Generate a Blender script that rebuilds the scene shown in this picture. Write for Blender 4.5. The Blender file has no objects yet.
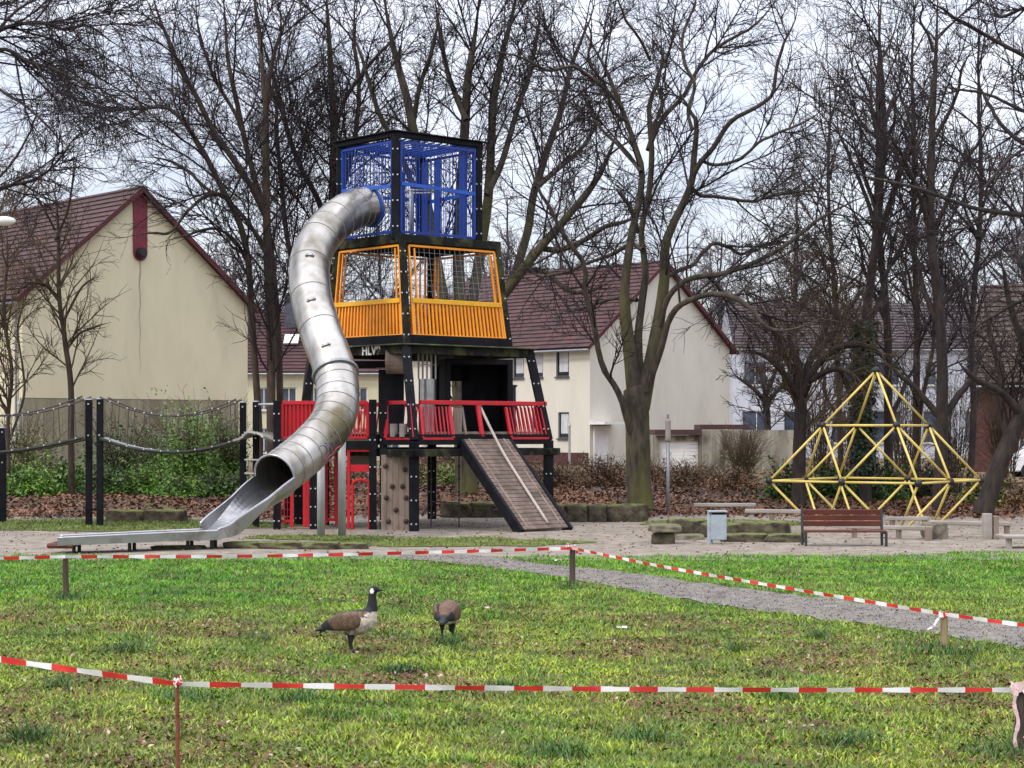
import bpy, math, random
import numpy as np
from mathutils import Vector, Matrix

random.seed(7)
RNG = np.random.default_rng(11)
SC = bpy.context.scene
COL = SC.collection

# ------------------------------------------------------------------ camera, light, exposure
F, H = 1900.0, 2.3                       # focal length in pixels, eye height
HOR = 430.0                              # picture row of the horizon
cam = bpy.data.objects.new("camera", bpy.data.cameras.new("camera"))
COL.objects.link(cam)
cam.location = (0, 0, H)
cam.rotation_euler = (math.radians(90), 0, 0)
cam.data.sensor_width = 36.0
cam.data.lens = 36.0 * F / 1024.0
cam.data.shift_y = (HOR - 384.0) / 1024.0
cam.data.clip_start, cam.data.clip_end = 0.2, 6000
SC.camera = cam

SUN_EL, SUN_AZ = 48.0, -128.0            # overcast: a wide pale sun behind the viewer's left shoulder
world = bpy.data.worlds.new("World"); SC.world = world
world.use_nodes = True
nt = world.node_tree; nt.nodes.clear()
def wn(t, **k):
    n = nt.nodes.new(t)
    for a, v in k.items(): setattr(n, a, v)
    return n
w_out = wn("ShaderNodeOutputWorld"); w_add = wn("ShaderNodeAddShader")
w_b1 = wn("ShaderNodeBackground"); w_b2 = wn("ShaderNodeBackground")
w_sky = wn("ShaderNodeTexSky", sky_type='NISHITA', sun_disc=False)
w_sky.sun_elevation = math.radians(SUN_EL); w_sky.sun_rotation = math.radians(SUN_AZ)
nt.links.new(w_sky.outputs[0], w_b1.inputs[0]); w_b1.inputs[1].default_value = 0.05
w_tc = wn("ShaderNodeTexCoord"); w_sep = wn("ShaderNodeSeparateXYZ")
nt.links.new(w_tc.outputs['Generated'], w_sep.inputs[0])
# overcast sky: brighter towards the zenith than at the horizon
w_gr = wn("ShaderNodeMapRange"); w_gr.inputs['From Min'].default_value = 0.0; w_gr.inputs['From Max'].default_value = 1.0
w_gr.inputs['To Min'].default_value = 0.445; w_gr.inputs['To Max'].default_value = 2.3
nt.links.new(w_sep.outputs['Z'], w_gr.inputs['Value'])
w_map = wn("ShaderNodeMapping"); w_map.inputs['Scale'].default_value = (1, 1, 2.6)
nt.links.new(w_tc.outputs['Generated'], w_map.inputs[0])
w_no = wn("ShaderNodeTexNoise"); w_no.inputs['Scale'].default_value = 7.0; w_no.inputs['Detail'].default_value = 7; w_no.inputs['Roughness'].default_value = 0.55
nt.links.new(w_map.outputs[0], w_no.inputs['Vector'])
w_rp = wn("ShaderNodeValToRGB")
w_rp.color_ramp.elements[0].position = 0.36; w_rp.color_ramp.elements[0].color = (0.72, 0.735, 0.86, 1)
w_rp.color_ramp.elements[1].position = 0.66; w_rp.color_ramp.elements[1].color = (1.14, 1.13, 1.20, 1)
nt.links.new(w_no.outputs['Fac'], w_rp.inputs[0])
nt.links.new(w_rp.outputs[0], w_b2.inputs[0]); nt.links.new(w_gr.outputs[0], w_b2.inputs[1])
nt.links.new(w_b1.outputs[0], w_add.inputs[0]); nt.links.new(w_b2.outputs[0], w_add.inputs[1])
nt.links.new(w_add.outputs[0], w_out.inputs[0])

sun = bpy.data.objects.new("sun", bpy.data.lights.new("sun", 'SUN')); COL.objects.link(sun)
sun.data.energy = 1.6; sun.data.angle = math.radians(11); sun.data.color = (1.0, 0.95, 0.88)
sd = Vector((math.sin(math.radians(SUN_AZ)) * math.cos(math.radians(SUN_EL)), math.cos(math.radians(SUN_AZ)) * math.cos(math.radians(SUN_EL)), math.sin(math.radians(SUN_EL))))
sun.rotation_euler = (-sd).to_track_quat('-Z', 'Y').to_euler()
sun.location = (-20, -20, 40)

SC.view_settings.view_transform = 'Standard'; SC.view_settings.look = 'None'
SC.view_settings.exposure = 0.25; SC.view_settings.gamma = 1.0; SC.view_settings.use_curve_mapping = False
SC.render.engine = 'CYCLES'
SC.cycles.max_bounces = 5; SC.cycles.diffuse_bounces = 3; SC.cycles.transparent_max_bounces = 4

# ------------------------------------------------------------------ helpers
def at(px, py, Y):
    return Vector(((px - 512.0) * Y / F, Y, H + (HOR - py) * Y / F))
def gY(py): return F * H / (py - HOR)
def gp(px, py):
    Y = gY(py); return Vector(((px - 512.0) * Y / F, Y, 0.0))
def smooth(a, b, x):
    t = np.clip((np.asarray(x, float) - a) / (b - a), 0, 1); return t * t * (3 - 2 * t)

_r = np.random.default_rng(5)
_W = [(_r.normal(0, 1, 2), _r.uniform(0, 6.28)) for _ in range(24)]
def waves(x, y, s):
    """smooth pseudo noise, about -1..1, wavelength about s"""
    v = 0
    for (d, p) in _W: v = v + np.sin((d[0] * x + d[1] * y) * 5.0 / s + p)
    return v / 5.0
def gz(x, y):
    x = np.asarray(x, float); y = np.asarray(y, float)
    return 0.018 * waves(x, y, 7.0) * smooth(48, 36, y) + 0.40 * smooth(48.5, 62, y) + 0.05 * waves(x + 9, y, 5.0) * smooth(49, 55, y)
def G(x, y): return float(gz(x, y))

def mat(name, c1, c2=None, scale=6.0, rough=0.8, metal=0.0, bump=0.0, bscale=None, c3=None, s3=2.0, t3=(0.5, 0.7), lo=0.35, hi=0.65, stretch=None, spec=0.4, attr=None, coat=0.0, top=None, fade=None):
    m = bpy.data.materials.new(name); m.use_nodes = True
    t = m.node_tree; b = t.nodes["Principled BSDF"]
    b.inputs['Roughness'].default_value = rough; b.inputs['Metallic'].default_value = metal
    b.inputs['Specular IOR Level'].default_value = spec
    if coat: b.inputs['Coat Weight'].default_value = coat
    tc = t.nodes.new("ShaderNodeTexCoord"); mp = t.nodes.new("ShaderNodeMapping")
    t.links.new(tc.outputs['Object'], mp.inputs[0])
    if stretch: mp.inputs['Scale'].default_value = stretch
    def noise(s, d=6):
        n = t.nodes.new("ShaderNodeTexNoise"); n.inputs['Scale'].default_value = s; n.inputs['Detail'].default_value = d; n.inputs['Roughness'].default_value = 0.6
        t.links.new(mp.outputs[0], n.inputs['Vector']); return n
    c = None
    if attr:
        a = t.nodes.new("ShaderNodeAttribute"); a.attribute_name = attr; c = a.outputs['Color']
        if c2 is not None:
            n = noise(scale); r = t.nodes.new("ShaderNodeValToRGB")
            r.color_ramp.elements[0].position = lo; r.color_ramp.elements[1].position = hi
            r.color_ramp.elements[0].color = (*c1, 1); r.color_ramp.elements[1].color = (*c2, 1)
            t.links.new(n.outputs['Fac'], r.inputs[0])
            mx = t.nodes.new("ShaderNodeMix"); mx.data_type = 'RGBA'; mx.blend_type = 'MULTIPLY'; mx.inputs[0].default_value = 1.0
            t.links.new(c, mx.inputs[6]); t.links.new(r.outputs[0], mx.inputs[7]); c = mx.outputs[2]
    elif c2 is not None:
        n = noise(scale); r = t.nodes.new("ShaderNodeValToRGB")
        r.color_ramp.elements[0].position = lo; r.color_ramp.elements[1].position = hi
        r.color_ramp.elements[0].color = (*c1, 1); r.color_ramp.elements[1].color = (*c2, 1)
        t.links.new(n.outputs['Fac'], r.inputs[0]); c = r.outputs[0]
    if c3 is not None:
        n = noise(s3, 8); r = t.nodes.new("ShaderNodeMapRange"); r.inputs['From Min'].default_value = t3[0]; r.inputs['From Max'].default_value = t3[1]
        t.links.new(n.outputs['Fac'], r.inputs['Value'])
        mx = t.nodes.new("ShaderNodeMix"); mx.data_type = 'RGBA'
        if fade:     # moss only on stout wood
            fa = t.nodes.new("ShaderNodeAttribute"); fa.attribute_name = fade; ml = t.nodes.new("ShaderNodeMath"); ml.operation = 'MULTIPLY'; t.links.new(r.outputs[0], ml.inputs[0]); t.links.new(fa.outputs['Fac'], ml.inputs[1]); t.links.new(ml.outputs[0], mx.inputs[0])
        elif top:      # grows on upward faces only (moss)
            g = t.nodes.new("ShaderNodeNewGeometry"); sp = t.nodes.new("ShaderNodeSeparateXYZ"); t.links.new(g.outputs['True Normal'], sp.inputs[0])
            r2 = t.nodes.new("ShaderNodeMapRange"); r2.inputs['From Min'].default_value = top[0]; r2.inputs['From Max'].default_value = top[1]; t.links.new(sp.outputs['Z'], r2.inputs['Value'])
            ml = t.nodes.new("ShaderNodeMath"); ml.operation = 'MULTIPLY'; t.links.new(r.outputs[0], ml.inputs[0]); t.links.new(r2.outputs[0], ml.inputs[1]); t.links.new(ml.outputs[0], mx.inputs[0])
        else: t.links.new(r.outputs[0], mx.inputs[0])
        if c is None: mx.inputs[6].default_value = (*c1, 1)
        else: t.links.new(c, mx.inputs[6])
        mx.inputs[7].default_value = (*c3, 1); c = mx.outputs[2]
    if c is None: b.inputs['Base Color'].default_value = (*c1, 1)
    else: t.links.new(c, b.inputs['Base Color'])
    if bump:
        n = noise(bscale or scale * 3, 8); bp = t.nodes.new("ShaderNodeBump"); bp.inputs['Strength'].default_value = 1.0; bp.inputs['Distance'].default_value = bump
        t.links.new(n.outputs['Fac'], bp.inputs['Height']); t.links.new(bp.outputs[0], b.inputs['Normal'])
    return m

ORG = {}
def prop(o, label=None, cat=None, group=None, kind=None):
    for k, v in (('label', label), ('category', cat), ('group', group), ('kind', kind)):
        if v: o[k] = v
    return o
def thing(name, loc, label, cat, group=None):
    o = bpy.data.objects.new(name, None); COL.objects.link(o); o.location = loc; o.empty_display_size = 0.2
    ORG[o.name] = Vector(loc)
    return prop(o, label, cat, group)
def kids(o): return [c for c in bpy.data.objects if c.parent == o]
def copy_tree(o, loc, label=None, rz=None, scale=None):
    c = o.copy(); COL.objects.link(c); c.location = loc
    if rz is not None: c.rotation_euler.z = rz
    if scale: c.scale = (scale,) * 3
    if label: c['label'] = label
    for k in kids(o):
        d = k.copy(); COL.objects.link(d); d.parent = c
        for q in kids(k):
            e = q.copy(); COL.objects.link(e); e.parent = d
    return c

def link_mesh(me, name, mats, parent=None, origin=None, bevel=0.0):
    o = bpy.data.objects.new(name, me); COL.objects.link(o)
    for m in (mats if isinstance(mats, (list, tuple)) else [mats]): me.materials.append(m)
    if parent is not None:
        o.parent = parent; ORG[o.name] = ORG[parent.name]
    else:
        o.location = origin or (0, 0, 0); ORG[o.name] = Vector(origin or (0, 0, 0))
    if bevel:
        bv = o.modifiers.new("edge", 'BEVEL'); bv.width = bevel; bv.segments = 2; bv.limit_method = 'ANGLE'
    return o

class MB:
    def __init__(s): s.v = []; s.f = []; s.m = []; s.c = None
    def add(s, vs, fs, mi=0):
        n = len(s.v); s.v += [tuple(p) for p in vs]; s.f += [tuple(n + i for i in f) for f in fs]; s.m += [mi] * len(fs); return s
    BOXF = [(0, 1, 3, 2), (4, 6, 7, 5), (0, 4, 5, 1), (2, 3, 7, 6), (0, 2, 6, 4), (1, 5, 7, 3)]
    def obox(s, c, ax, ay, az, mi=0):
        c = Vector(c); ax, ay, az = Vector(ax), Vector(ay), Vector(az)
        return s.add([c + ax * i + ay * j + az * k for i in (-1, 1) for j in (-1, 1) for k in (-1, 1)], s.BOXF if ax.cross(ay).dot(az) > 0 else [tuple(reversed(f)) for f in s.BOXF], mi)
    def box(s, c, size, rz=0.0, mi=0):
        ca, sa = math.cos(rz), math.sin(rz)
        return s.obox(c, (ca * size[0] / 2, sa * size[0] / 2, 0), (-sa * size[1] / 2, ca * size[1] / 2, 0), (0, 0, size[2] / 2), mi)
    def beam(s, a, b, w, h, side=None, mi=0):
        """bar from a to b; w across (horizontal, or along side), h in the remaining direction"""
        a, b = Vector(a), Vector(b); d = b - a
        if side is None:
            side = d.cross(Vector((0, 0, 1)))
            if side.length < 1e-4: side = Vector((1, 0, 0))
        side = Vector(side); t = d.normalized(); side = (side - t * side.dot(t)).normalized(); up = side.cross(t)
        return s.obox((a + b) / 2, d / 2, side * w / 2, up * h / 2, mi)
    def tube(s, pts, r, k=8, mi=0, cap=True, closed=False):
        pts = [Vector(p) for p in pts]; n = len(pts)
        rs = r if isinstance(r, (list, tuple)) else [r] * n
        vs = []; u = None
        for i, p in enumerate(pts):
            t = (pts[min(i + 1, n - 1)] - pts[max(i - 1, 0)]).normalized()
            if u is None:
                u = t.cross(Vector((0, 0, 1)))
                if u.length < 0.05: u = t.cross(Vector((0, 1, 0)))
            u = (u - t * u.dot(t)).normalized(); w = t.cross(u)
            for j in range(k):
                a = 2 * math.pi * j / k; vs.append(p + (u * math.cos(a) + w * math.sin(a)) * rs[i])
        fs = [(i * k + j, i * k + (j + 1) % k, (i + 1) * k + (j + 1) % k, (i + 1) * k + j) for i in range(n - 1) for j in range(k)]
        if cap: fs += [tuple(reversed(range(k))), tuple((n - 1) * k + j for j in range(k))]
        return s.add(vs, fs, mi)
    def ball(s, c, r, mi=0, nu=10, nv=6, sc=(1, 1, 1)):
        c = Vector(c); vs = [c + Vector((0, 0, r * sc[2]))]
        for i in range(1, nv):
            for j in range(nu):
                a = math.pi * i / nv; b = 2 * math.pi * j / nu
                vs.append(c + Vector((r * sc[0] * math.sin(a) * math.cos(b), r * sc[1] * math.sin(a) * math.sin(b), r * sc[2] * math.cos(a))))
        vs.append(c - Vector((0, 0, r * sc[2])))
        fs = [(0, 1 + j, 1 + (j + 1) % nu) for j in range(nu)]
        for i in range(nv - 2):
            for j in range(nu):
                a = 1 + i * nu + j; b = 1 + i * nu + (j + 1) % nu; fs.append((a, a + nu, b + nu, b))
        l = len(vs) - 1; q = 1 + (nv - 2) * nu
        fs += [(q + (j + 1) % nu, q + j, l) for j in range(nu)]
        return s.add(vs, fs, mi)
    def quad(s, a, b, c, d, mi=0): return s.add([a, b, c, d], [(0, 1, 2, 3)], mi)
    def build(s, name, mats, parent=None, origin=None, smooth=False, bevel=0.0, cols=None):
        o0 = ORG[parent.name] if parent is not None else Vector(origin or (0, 0, 0))
        me = bpy.data.meshes.new(name)
        me.from_pydata([(p[0] - o0[0], p[1] - o0[1], p[2] - o0[2]) for p in s.v], [], s.f)
        if any(s.m): me.polygons.foreach_set("material_index", s.m)
        if smooth: me.polygons.foreach_set("use_smooth", [True] * len(me.polygons))
        if cols is not None:
            a = me.attributes.new("col", 'FLOAT_COLOR', 'FACE')
            a.data.foreach_set("color", np.asarray(cols, dtype=np.float32).ravel())
        me.update()
        return link_mesh(me, name, mats, parent, origin, bevel)

def np_mesh(name, V, Q, cols=None, smooth=False):
    """V (n,3), Q (m,3|4) -> mesh, fast; cols: per-face rgb"""
    me = bpy.data.meshes.new(name); m, k = Q.shape
    me.vertices.add(len(V)); me.vertices.foreach_set("co", np.ascontiguousarray(V, dtype=np.float32).ravel())
    me.loops.add(m * k); me.loops.foreach_set("vertex_index", np.ascontiguousarray(Q, dtype=np.int32).ravel())
    me.polygons.add(m); me.polygons.foreach_set("loop_start", np.arange(0, m * k, k, dtype=np.int32))
    if smooth: me.polygons.foreach_set("use_smooth", np.ones(m, dtype=bool))
    me.update(calc_edges=True)
    if cols is not None:
        a = me.attributes.new("col", 'FLOAT_COLOR', 'FACE')
        a.data.foreach_set("color", np.concatenate([cols, np.ones((m, 1))], 1).astype(np.float32).ravel())
    return me

# ------------------------------------------------------------------ growth of bare wood
def nrm(a): return a / np.maximum(np.linalg.norm(a, axis=-1, keepdims=True), 1e-9)
def spline(pts, n):
    p = np.asarray(pts, float); q = np.vstack([2 * p[0] - p[1], p, 2 * p[-1] - p[-2]])
    t = np.linspace(0, len(p) - 1 - 1e-6, n); i = t.astype(int); f = (t - i)[:, None]
    a, b, c, d = q[i], q[i + 1], q[i + 2], q[i + 3]
    return 0.5 * (2 * b + (c - a) * f + (2 * a - 5 * b + 4 * c - d) * f ** 2 + (3 * b - a - 3 * c + d) * f ** 3)
def tubes(P, R, k):
    """P (M,n,3), R (M,n) -> V, quads"""
    M, n, _ = P.shape
    T = nrm(np.gradient(P, axis=1)); mean = nrm(T.mean(axis=1))
    ref = np.where(np.abs(mean[:, 2:3]) < 0.8, np.array([[0, 0, 1.0]]), np.array([[1.0, 0, 0]]))[:, None, :]
    U = nrm(np.cross(T, ref)); W = np.cross(T, U)
    a = np.arange(k) * 2 * np.pi / k
    V = P[:, :, None, :] + R[:, :, None, None] * (U[:, :, None, :] * np.cos(a)[None, None, :, None] + W[:, :, None, :] * np.sin(a)[None, None, :, None])
    idx = np.arange(M * n * k).reshape(M, n, k); nx = np.roll(idx, -1, axis=2)
    Q = np.stack([idx[:, :-1], nx[:, :-1], nx[:, 1:], idx[:, 1:]], -1).reshape(-1, 4)
    return V.reshape(-1, 3), Q
def grow(P, R, dens, lenr, n, ang, up, wig, rr, rend, rmax=1.0, lmin=0.15, lmax=5.0, tmin=0.12, rng=RNG):
    """side shoots of every polyline in P: dens per metre, lenr of the parent's length"""
    M, m, _ = P.shape
    seg = np.linalg.norm(np.diff(P, axis=1), axis=2); L = seg.sum(1)
    cnt = rng.poisson(L * dens); idx = np.repeat(np.arange(M), cnt); K = len(idx)
    if K == 0: return np.zeros((0, n, 3)), np.zeros((0, n))
    t = tmin + (1 - tmin) * rng.random(K); ft = t * (m - 1); i = np.minimum(ft.astype(int), m - 2); fr = (ft - i)[:, None]
    p = P[idx, i] * (1 - fr) + P[idx, i + 1] * fr; T = nrm(P[idx, i + 1] - P[idx, i])
    r0 = (R[idx, i] * (1 - fr[:, 0]) + R[idx, i + 1] * fr[:, 0])
    rv = rng.normal(0, 1, (K, 3)); rv -= T * (rv * T).sum(1, keepdims=True); rv = nrm(rv)
    a = np.radians(ang) * rng.uniform(0.65, 1.35, (K, 1)); d = T * np.cos(a) + rv * np.sin(a)
    ln = np.clip(L[idx] * lenr * (1.15 - 0.75 * t) * rng.uniform(0.5, 1.3, K), lmin, lmax)
    out = np.zeros((K, n, 3)); out[:, 0] = p
    curl = rng.normal(0, 1, (K, 3)) * wig * 0.5
    for q in range(1, n):
        d = nrm(d + rng.normal(0, 1, (K, 3)) * wig + curl + np.array([0, 0, up]))
        p = p + d * (ln / (n - 1))[:, None]; out[:, q] = p
    rb = np.minimum(np.minimum(r0 * rr, rmax), 0.0085 * ln + 0.005)
    rr_ = np.maximum(rb[:, None] * (1 - np.linspace(0, 1, n) ** 0.9)[None, :], 0) + rend
    return out, np.minimum(rr_, np.maximum(r0 * 0.9, rend)[:, None])
def merge(parts):
    Vs, Qs, o = [], [], 0
    for V, Q in parts:
        Vs.append(V); Qs.append(Q + o); o += len(V)
    return np.concatenate(Vs), np.concatenate(Qs)
# ------------------------------------------------------------------ materials
def S(r, g, b):
    f = lambda c: (c / 255 / 12.92) if c / 255 <= 0.04045 else ((c / 255 + 0.055) / 1.055) ** 2.4
    return (f(r), f(g), f(b))
M = {}
M['bark'] = mat('bark', (0.018, 0.0135, 0.0125), (0.050, 0.038, 0.031), 7, 0.95, bump=0.03, bscale=14, stretch=(1, 1, 0.3), c3=(0.050, 0.048, 0.020), s3=1.6, t3=(0.58, 0.76))
M['bark_moss'] = mat('bark_moss', (0.028, 0.022, 0.018), (0.088, 0.072, 0.052), 7, 0.95, bump=0.04, bscale=12, stretch=(1, 1, 0.3), c3=(0.125, 0.122, 0.034), s3=1.2, t3=(0.42, 0.66), fade='stout')
M['bark_brown'] = mat('bark_brown', (0.034, 0.023, 0.019), (0.085, 0.060, 0.042), 6, 0.95, bump=0.03, bscale=12, stretch=(1, 1, 0.3), c3=(0.07, 0.068, 0.03), s3=1.2, t3=(0.55, 0.74))
M['twig'] = mat('twig', (0.015, 0.0095, 0.0115), (0.034, 0.023, 0.023), 0.8, 0.9)
M['twig_brown'] = mat('twig_brown', (0.055, 0.038, 0.022), (0.12, 0.083, 0.045), 0.8, 0.9)
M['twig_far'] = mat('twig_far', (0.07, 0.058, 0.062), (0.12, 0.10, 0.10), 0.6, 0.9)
M['leaf'] = mat('leaf', (0.5, 0.5, 0.5), (1.3, 1.3, 1.3), 1.2, 0.55, attr='col', lo=0.3, hi=0.7)
M['plaster_cream'] = mat('plaster_cream', (0.565, 0.52, 0.355), (0.63, 0.58, 0.40), 0.6, 0.9, bump=0.006, bscale=40, c3=(0.43, 0.395, 0.27), s3=0.5, t3=(0.54, 0.85), stretch=(1.2, 1.2, .45))
M['plaster_pale'] = mat('plaster_pale', (0.55, 0.52, 0.435), (0.62, 0.59, 0.50), 0.6, 0.9, bump=0.006, bscale=40, c3=(0.43, 0.41, 0.345), s3=0.45, t3=(0.54, 0.85), stretch=(1.2, 1.2, .45))
M['plaster_white'] = mat('plaster_white', (0.44, 0.46, 0.52), (0.56, 0.58, 0.63), 0.7, 0.9)
M['plaster_stain'] = mat('plaster_stain', (0.38, 0.345, 0.24), (0.30, 0.265, 0.18), 3, 0.9)
M['concrete'] = mat('concrete', (0.19, 0.175, 0.115), (0.34, 0.315, 0.215), 1.1, 0.95, bump=0.01, bscale=20, c3=(0.10, 0.092, 0.055), s3=1.0, t3=(0.48, 0.72), stretch=(1.3, 1.3, 0.16))
M['concrete_pale'] = mat('concrete_pale', (0.20, 0.18, 0.14), (0.33, 0.305, 0.245), 1.3, 0.95, bump=0.01, bscale=20, c3=(0.075, 0.062, 0.044), s3=1.1, t3=(0.45, 0.64), stretch=(1.5, 1.5, 0.35))
M['rooftile'] = mat('rooftile', (0.7, 0.7, 0.7), (1.2, 1.2, 1.2), 0.6, 0.75, attr='col')
M['verge_red'] = mat('verge_red', (0.085, 0.014, 0.016), (0.055, 0.012, 0.013), 3, 0.6)
M['verge_dark'] = mat('verge_dark', (0.07, 0.028, 0.024), (0.045, 0.02, 0.02), 3, 0.7)
M['panel_red'] = mat('panel_red', (0.20, 0.018, 0.035), (0.13, 0.014, 0.03), 2.5, 0.55, c3=(0.08, 0.03, 0.03), s3=3, t3=(0.55, 0.8))
M['glass'] = mat('glass', (0.03, 0.04, 0.06), (0.10, 0.13, 0.19), 0.35, 0.06, spec=0.8)
M['glass_dark'] = mat('glass_dark', (0.012, 0.014, 0.018), None, 1, 0.08, spec=0.6)
M['white_paint'] = mat('white_paint', (0.72, 0.71, 0.68), (0.62, 0.61, 0.57), 3, 0.5)
M['curtain'] = mat('curtain', (0.6, 0.6, 0.6), (0.4, 0.4, 0.42), 5, 0.9, stretch=(4, 4, .3))
M['garage'] = mat('garage', (0.68, 0.67, 0.63), (0.58, 0.57, 0.53), 1, 0.55)
M['brick'] = mat('brick', (0.055, 0.022, 0.018), (0.10, 0.042, 0.034), 6, 0.9, bump=0.01)
M['zinc'] = mat('zinc', (0.30, 0.31, 0.33), (0.22, 0.23, 0.25), 2, 0.5, metal=0.6)
M['slate'] = mat('slate', (0.05, 0.055, 0.07), (0.085, 0.09, 0.11), 3, 0.7)
M['black_wood'] = mat('black_wood', (0.0035, 0.0038, 0.006), (0.010, 0.0105, 0.014), 4, 0.7, bump=0.003, spec=.16)
M['black_mossy'] = mat('black_mossy', (0.006, 0.006, 0.0065), (0.016, 0.016, 0.014), 3, 0.8, bump=0.004, c3=(0.060, 0.066, 0.026), s3=2.4, t3=(0.48, 0.68), spec=.16)
M['mossy_top'] = mat('mossy_top', (0.04, 0.042, 0.024), (0.085, 0.095, 0.045), 4, 0.9, bump=0.004, c3=(0.12, 0.13, 0.075), s3=3, t3=(0.5, 0.65))
M['bolt'] = mat('bolt', (0.45, 0.47, 0.49), None, 1, 0.4, metal=0.3)
M['red'] = mat('red', (0.56, 0.012, 0.022), (0.44, 0.010, 0.018), 2.5, 0.38, c3=(0.30, 0.03, 0.03), s3=4, t3=(0.6, 0.8))
M['orange'] = mat('orange', (0.92, 0.35, 0.016), (0.80, 0.27, 0.012), 2.5, 0.42, c3=(0.42, 0.13, 0.02), s3=4, t3=(0.6, 0.8))
M['yellow_rail'] = mat('yellow_rail', (0.84, 0.45, 0.02), (0.72, 0.35, 0.018), 2.5, 0.42, c3=(0.42, 0.22, 0.03), s3=4, t3=(0.6, 0.8))
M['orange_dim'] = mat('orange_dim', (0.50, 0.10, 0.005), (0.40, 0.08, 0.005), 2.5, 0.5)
M['blue'] = mat('blue', (0.008, 0.048, 0.30), (0.007, 0.036, 0.23), 2.5, 0.45)
M['blue_rail'] = mat('blue_rail', (0.02, 0.10, 0.46), (0.015, 0.075, 0.38), 2.5, 0.42)
M['steel'] = mat('steel', (0.35, 0.333, 0.30), (0.47, 0.45, 0.41), 1.4, 0.28, metal=0.9, bump=0.004, bscale=3, c3=(0.125, 0.108, 0.062), s3=1.25, t3=(0.46, 0.72), stretch=(1, 1, .5))
M['steel_bright'] = mat('steel_bright', (0.46, 0.46, 0.47), (0.36, 0.36, 0.37), 2, 0.3, metal=0.88, c3=(0.22, 0.20, 0.17), s3=2.2, t3=(0.52, 0.75))
M['pole_grey'] = mat('pole_grey', (0.42, 0.42, 0.41), (0.33, 0.33, 0.32), 2, 0.45, metal=0.2)
M['wood_grey'] = mat('wood_grey', (0.17, 0.125, 0.095), (0.29, 0.225, 0.18), 5, 0.9, bump=0.005, stretch=(1, 1, 0.2), c3=(0.10, 0.075, 0.055), s3=3, t3=(0.52, 0.72))
M['wood_plank'] = mat('wood_plank', (0.11, 0.078, 0.062), (0.205, 0.15, 0.12), 3.5, 0.9, bump=0.004, c3=(0.075, 0.06, 0.045), s3=1.9, t3=(0.48, 0.68))
M['wood_pale'] = mat('wood_pale', (0.33, 0.295, 0.26), (0.22, 0.19, 0.165), 3, 0.85, bump=0.004, stretch=(0.3, 1, 1))
M['hold'] = mat('hold', (0.035, 0.02, 0.018), (0.06, 0.04, 0.03), 6, 0.8)
M['stake'] = mat('stake', (0.20, 0.14, 0.075), (0.34, 0.25, 0.14), 9, 0.9, bump=0.004, stretch=(1, 1, 0.15))
M['stake_dark'] = mat('stake_dark', (0.045, 0.032, 0.024), (0.09, 0.065, 0.045), 9, 0.9, bump=0.004, stretch=(1, 1, 0.15))
M['rust'] = mat('rust', (0.13, 0.035, 0.02), (0.22, 0.075, 0.04), 14, 0.9, bump=0.003)
M['tape_white'] = mat('tape_white', (0.80, 0.78, 0.77), (0.70, 0.68, 0.66), 9, 0.38)
M['tape_red'] = mat('tape_red', (0.66, 0.045, 0.035), (0.56, 0.03, 0.03), 9, 0.38)
M['tape_pink'] = mat('tape_pink', (0.75, 0.55, 0.53), (0.62, 0.42, 0.42), 9, 0.45)
M['tube_yellow'] = mat('tube_yellow', (0.68, 0.52, 0.13), (0.58, 0.43, 0.10), 2, 0.45, c3=(0.40, 0.34, 0.2), s3=3, t3=(0.55, 0.8))
M['node_black'] = mat('node_black', (0.012, 0.012, 0.014), None, 1, 0.5)
M['bench_red'] = mat('bench_red', (0.078, 0.018, 0.011), (0.125, 0.034, 0.019), 4, 0.6, stretch=(0.3, 1, 1))
M['bench_frame'] = mat('bench_frame', (0.03, 0.032, 0.035), None, 1, 0.5)
M['bin'] = mat('bin', (0.27, 0.32, 0.355), (0.36, 0.405, 0.435), 4, 0.5, c3=(0.16, 0.165, 0.17), s3=5, t3=(0.54, 0.72))
M['stone'] = mat('stone', (0.10, 0.082, 0.06), (0.24, 0.205, 0.155), 4, 0.95, bump=0.06, bscale=6, c3=(0.10, 0.12, 0.025), s3=2.2, t3=(0.40, 0.6), top=(.4, .9))
M['stone_moss'] = mat('stone_moss', (0.028, 0.022, 0.015), (0.10, 0.083, 0.052), 5, 0.95, bump=0.08, bscale=7, c3=(0.125, 0.145, 0.030), s3=2.6, t3=(0.33, 0.5), top=(.35, .85))
M['rope'] = mat('rope', (0.10, 0.085, 0.075), (0.055, 0.045, 0.042), 20, 0.9)
M['rope_pale'] = mat('rope_pale', (0.50, 0.44, 0.38), (0.38, 0.33, 0.28), 20, 0.8)
M['belt'] = mat('belt', (0.02, 0.022, 0.02), (0.04, 0.045, 0.035), 5, 0.8)
M['belt_top'] = mat('belt_top', (0.36, 0.36, 0.32), (0.26, 0.26, 0.22), 3, 0.8)
M['soil'] = mat('soil', (0.085, 0.055, 0.032), (0.19, 0.115, 0.065), 2.2, 1.0, bump=0.05, bscale=9, c3=(0.09, 0.115, 0.03), s3=0.35, t3=(0.52, 0.66))
M['lawn'] = mat('lawn', (0.075, 0.105, 0.012), (0.13, 0.155, 0.024), 3.5, 1.0, bump=0.03, bscale=16, c3=(0.095, 0.062, 0.03), s3=1.9, t3=(0.47, 0.6))
M['sand'] = mat('sand', (0.185, 0.158, 0.124), (0.29, 0.25, 0.20), 1.6, 1.0, bump=0.03, bscale=8, c3=(0.135, 0.11, 0.084), s3=3.6, t3=(0.48, 0.66))
M['gravel'] = mat('gravel', (0.125, 0.112, 0.096), (0.20, 0.182, 0.155), 5, 1.0, bump=0.006, bscale=30, c3=(0.10, 0.088, 0.074), s3=2.0, t3=(0.5, 0.66))
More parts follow.
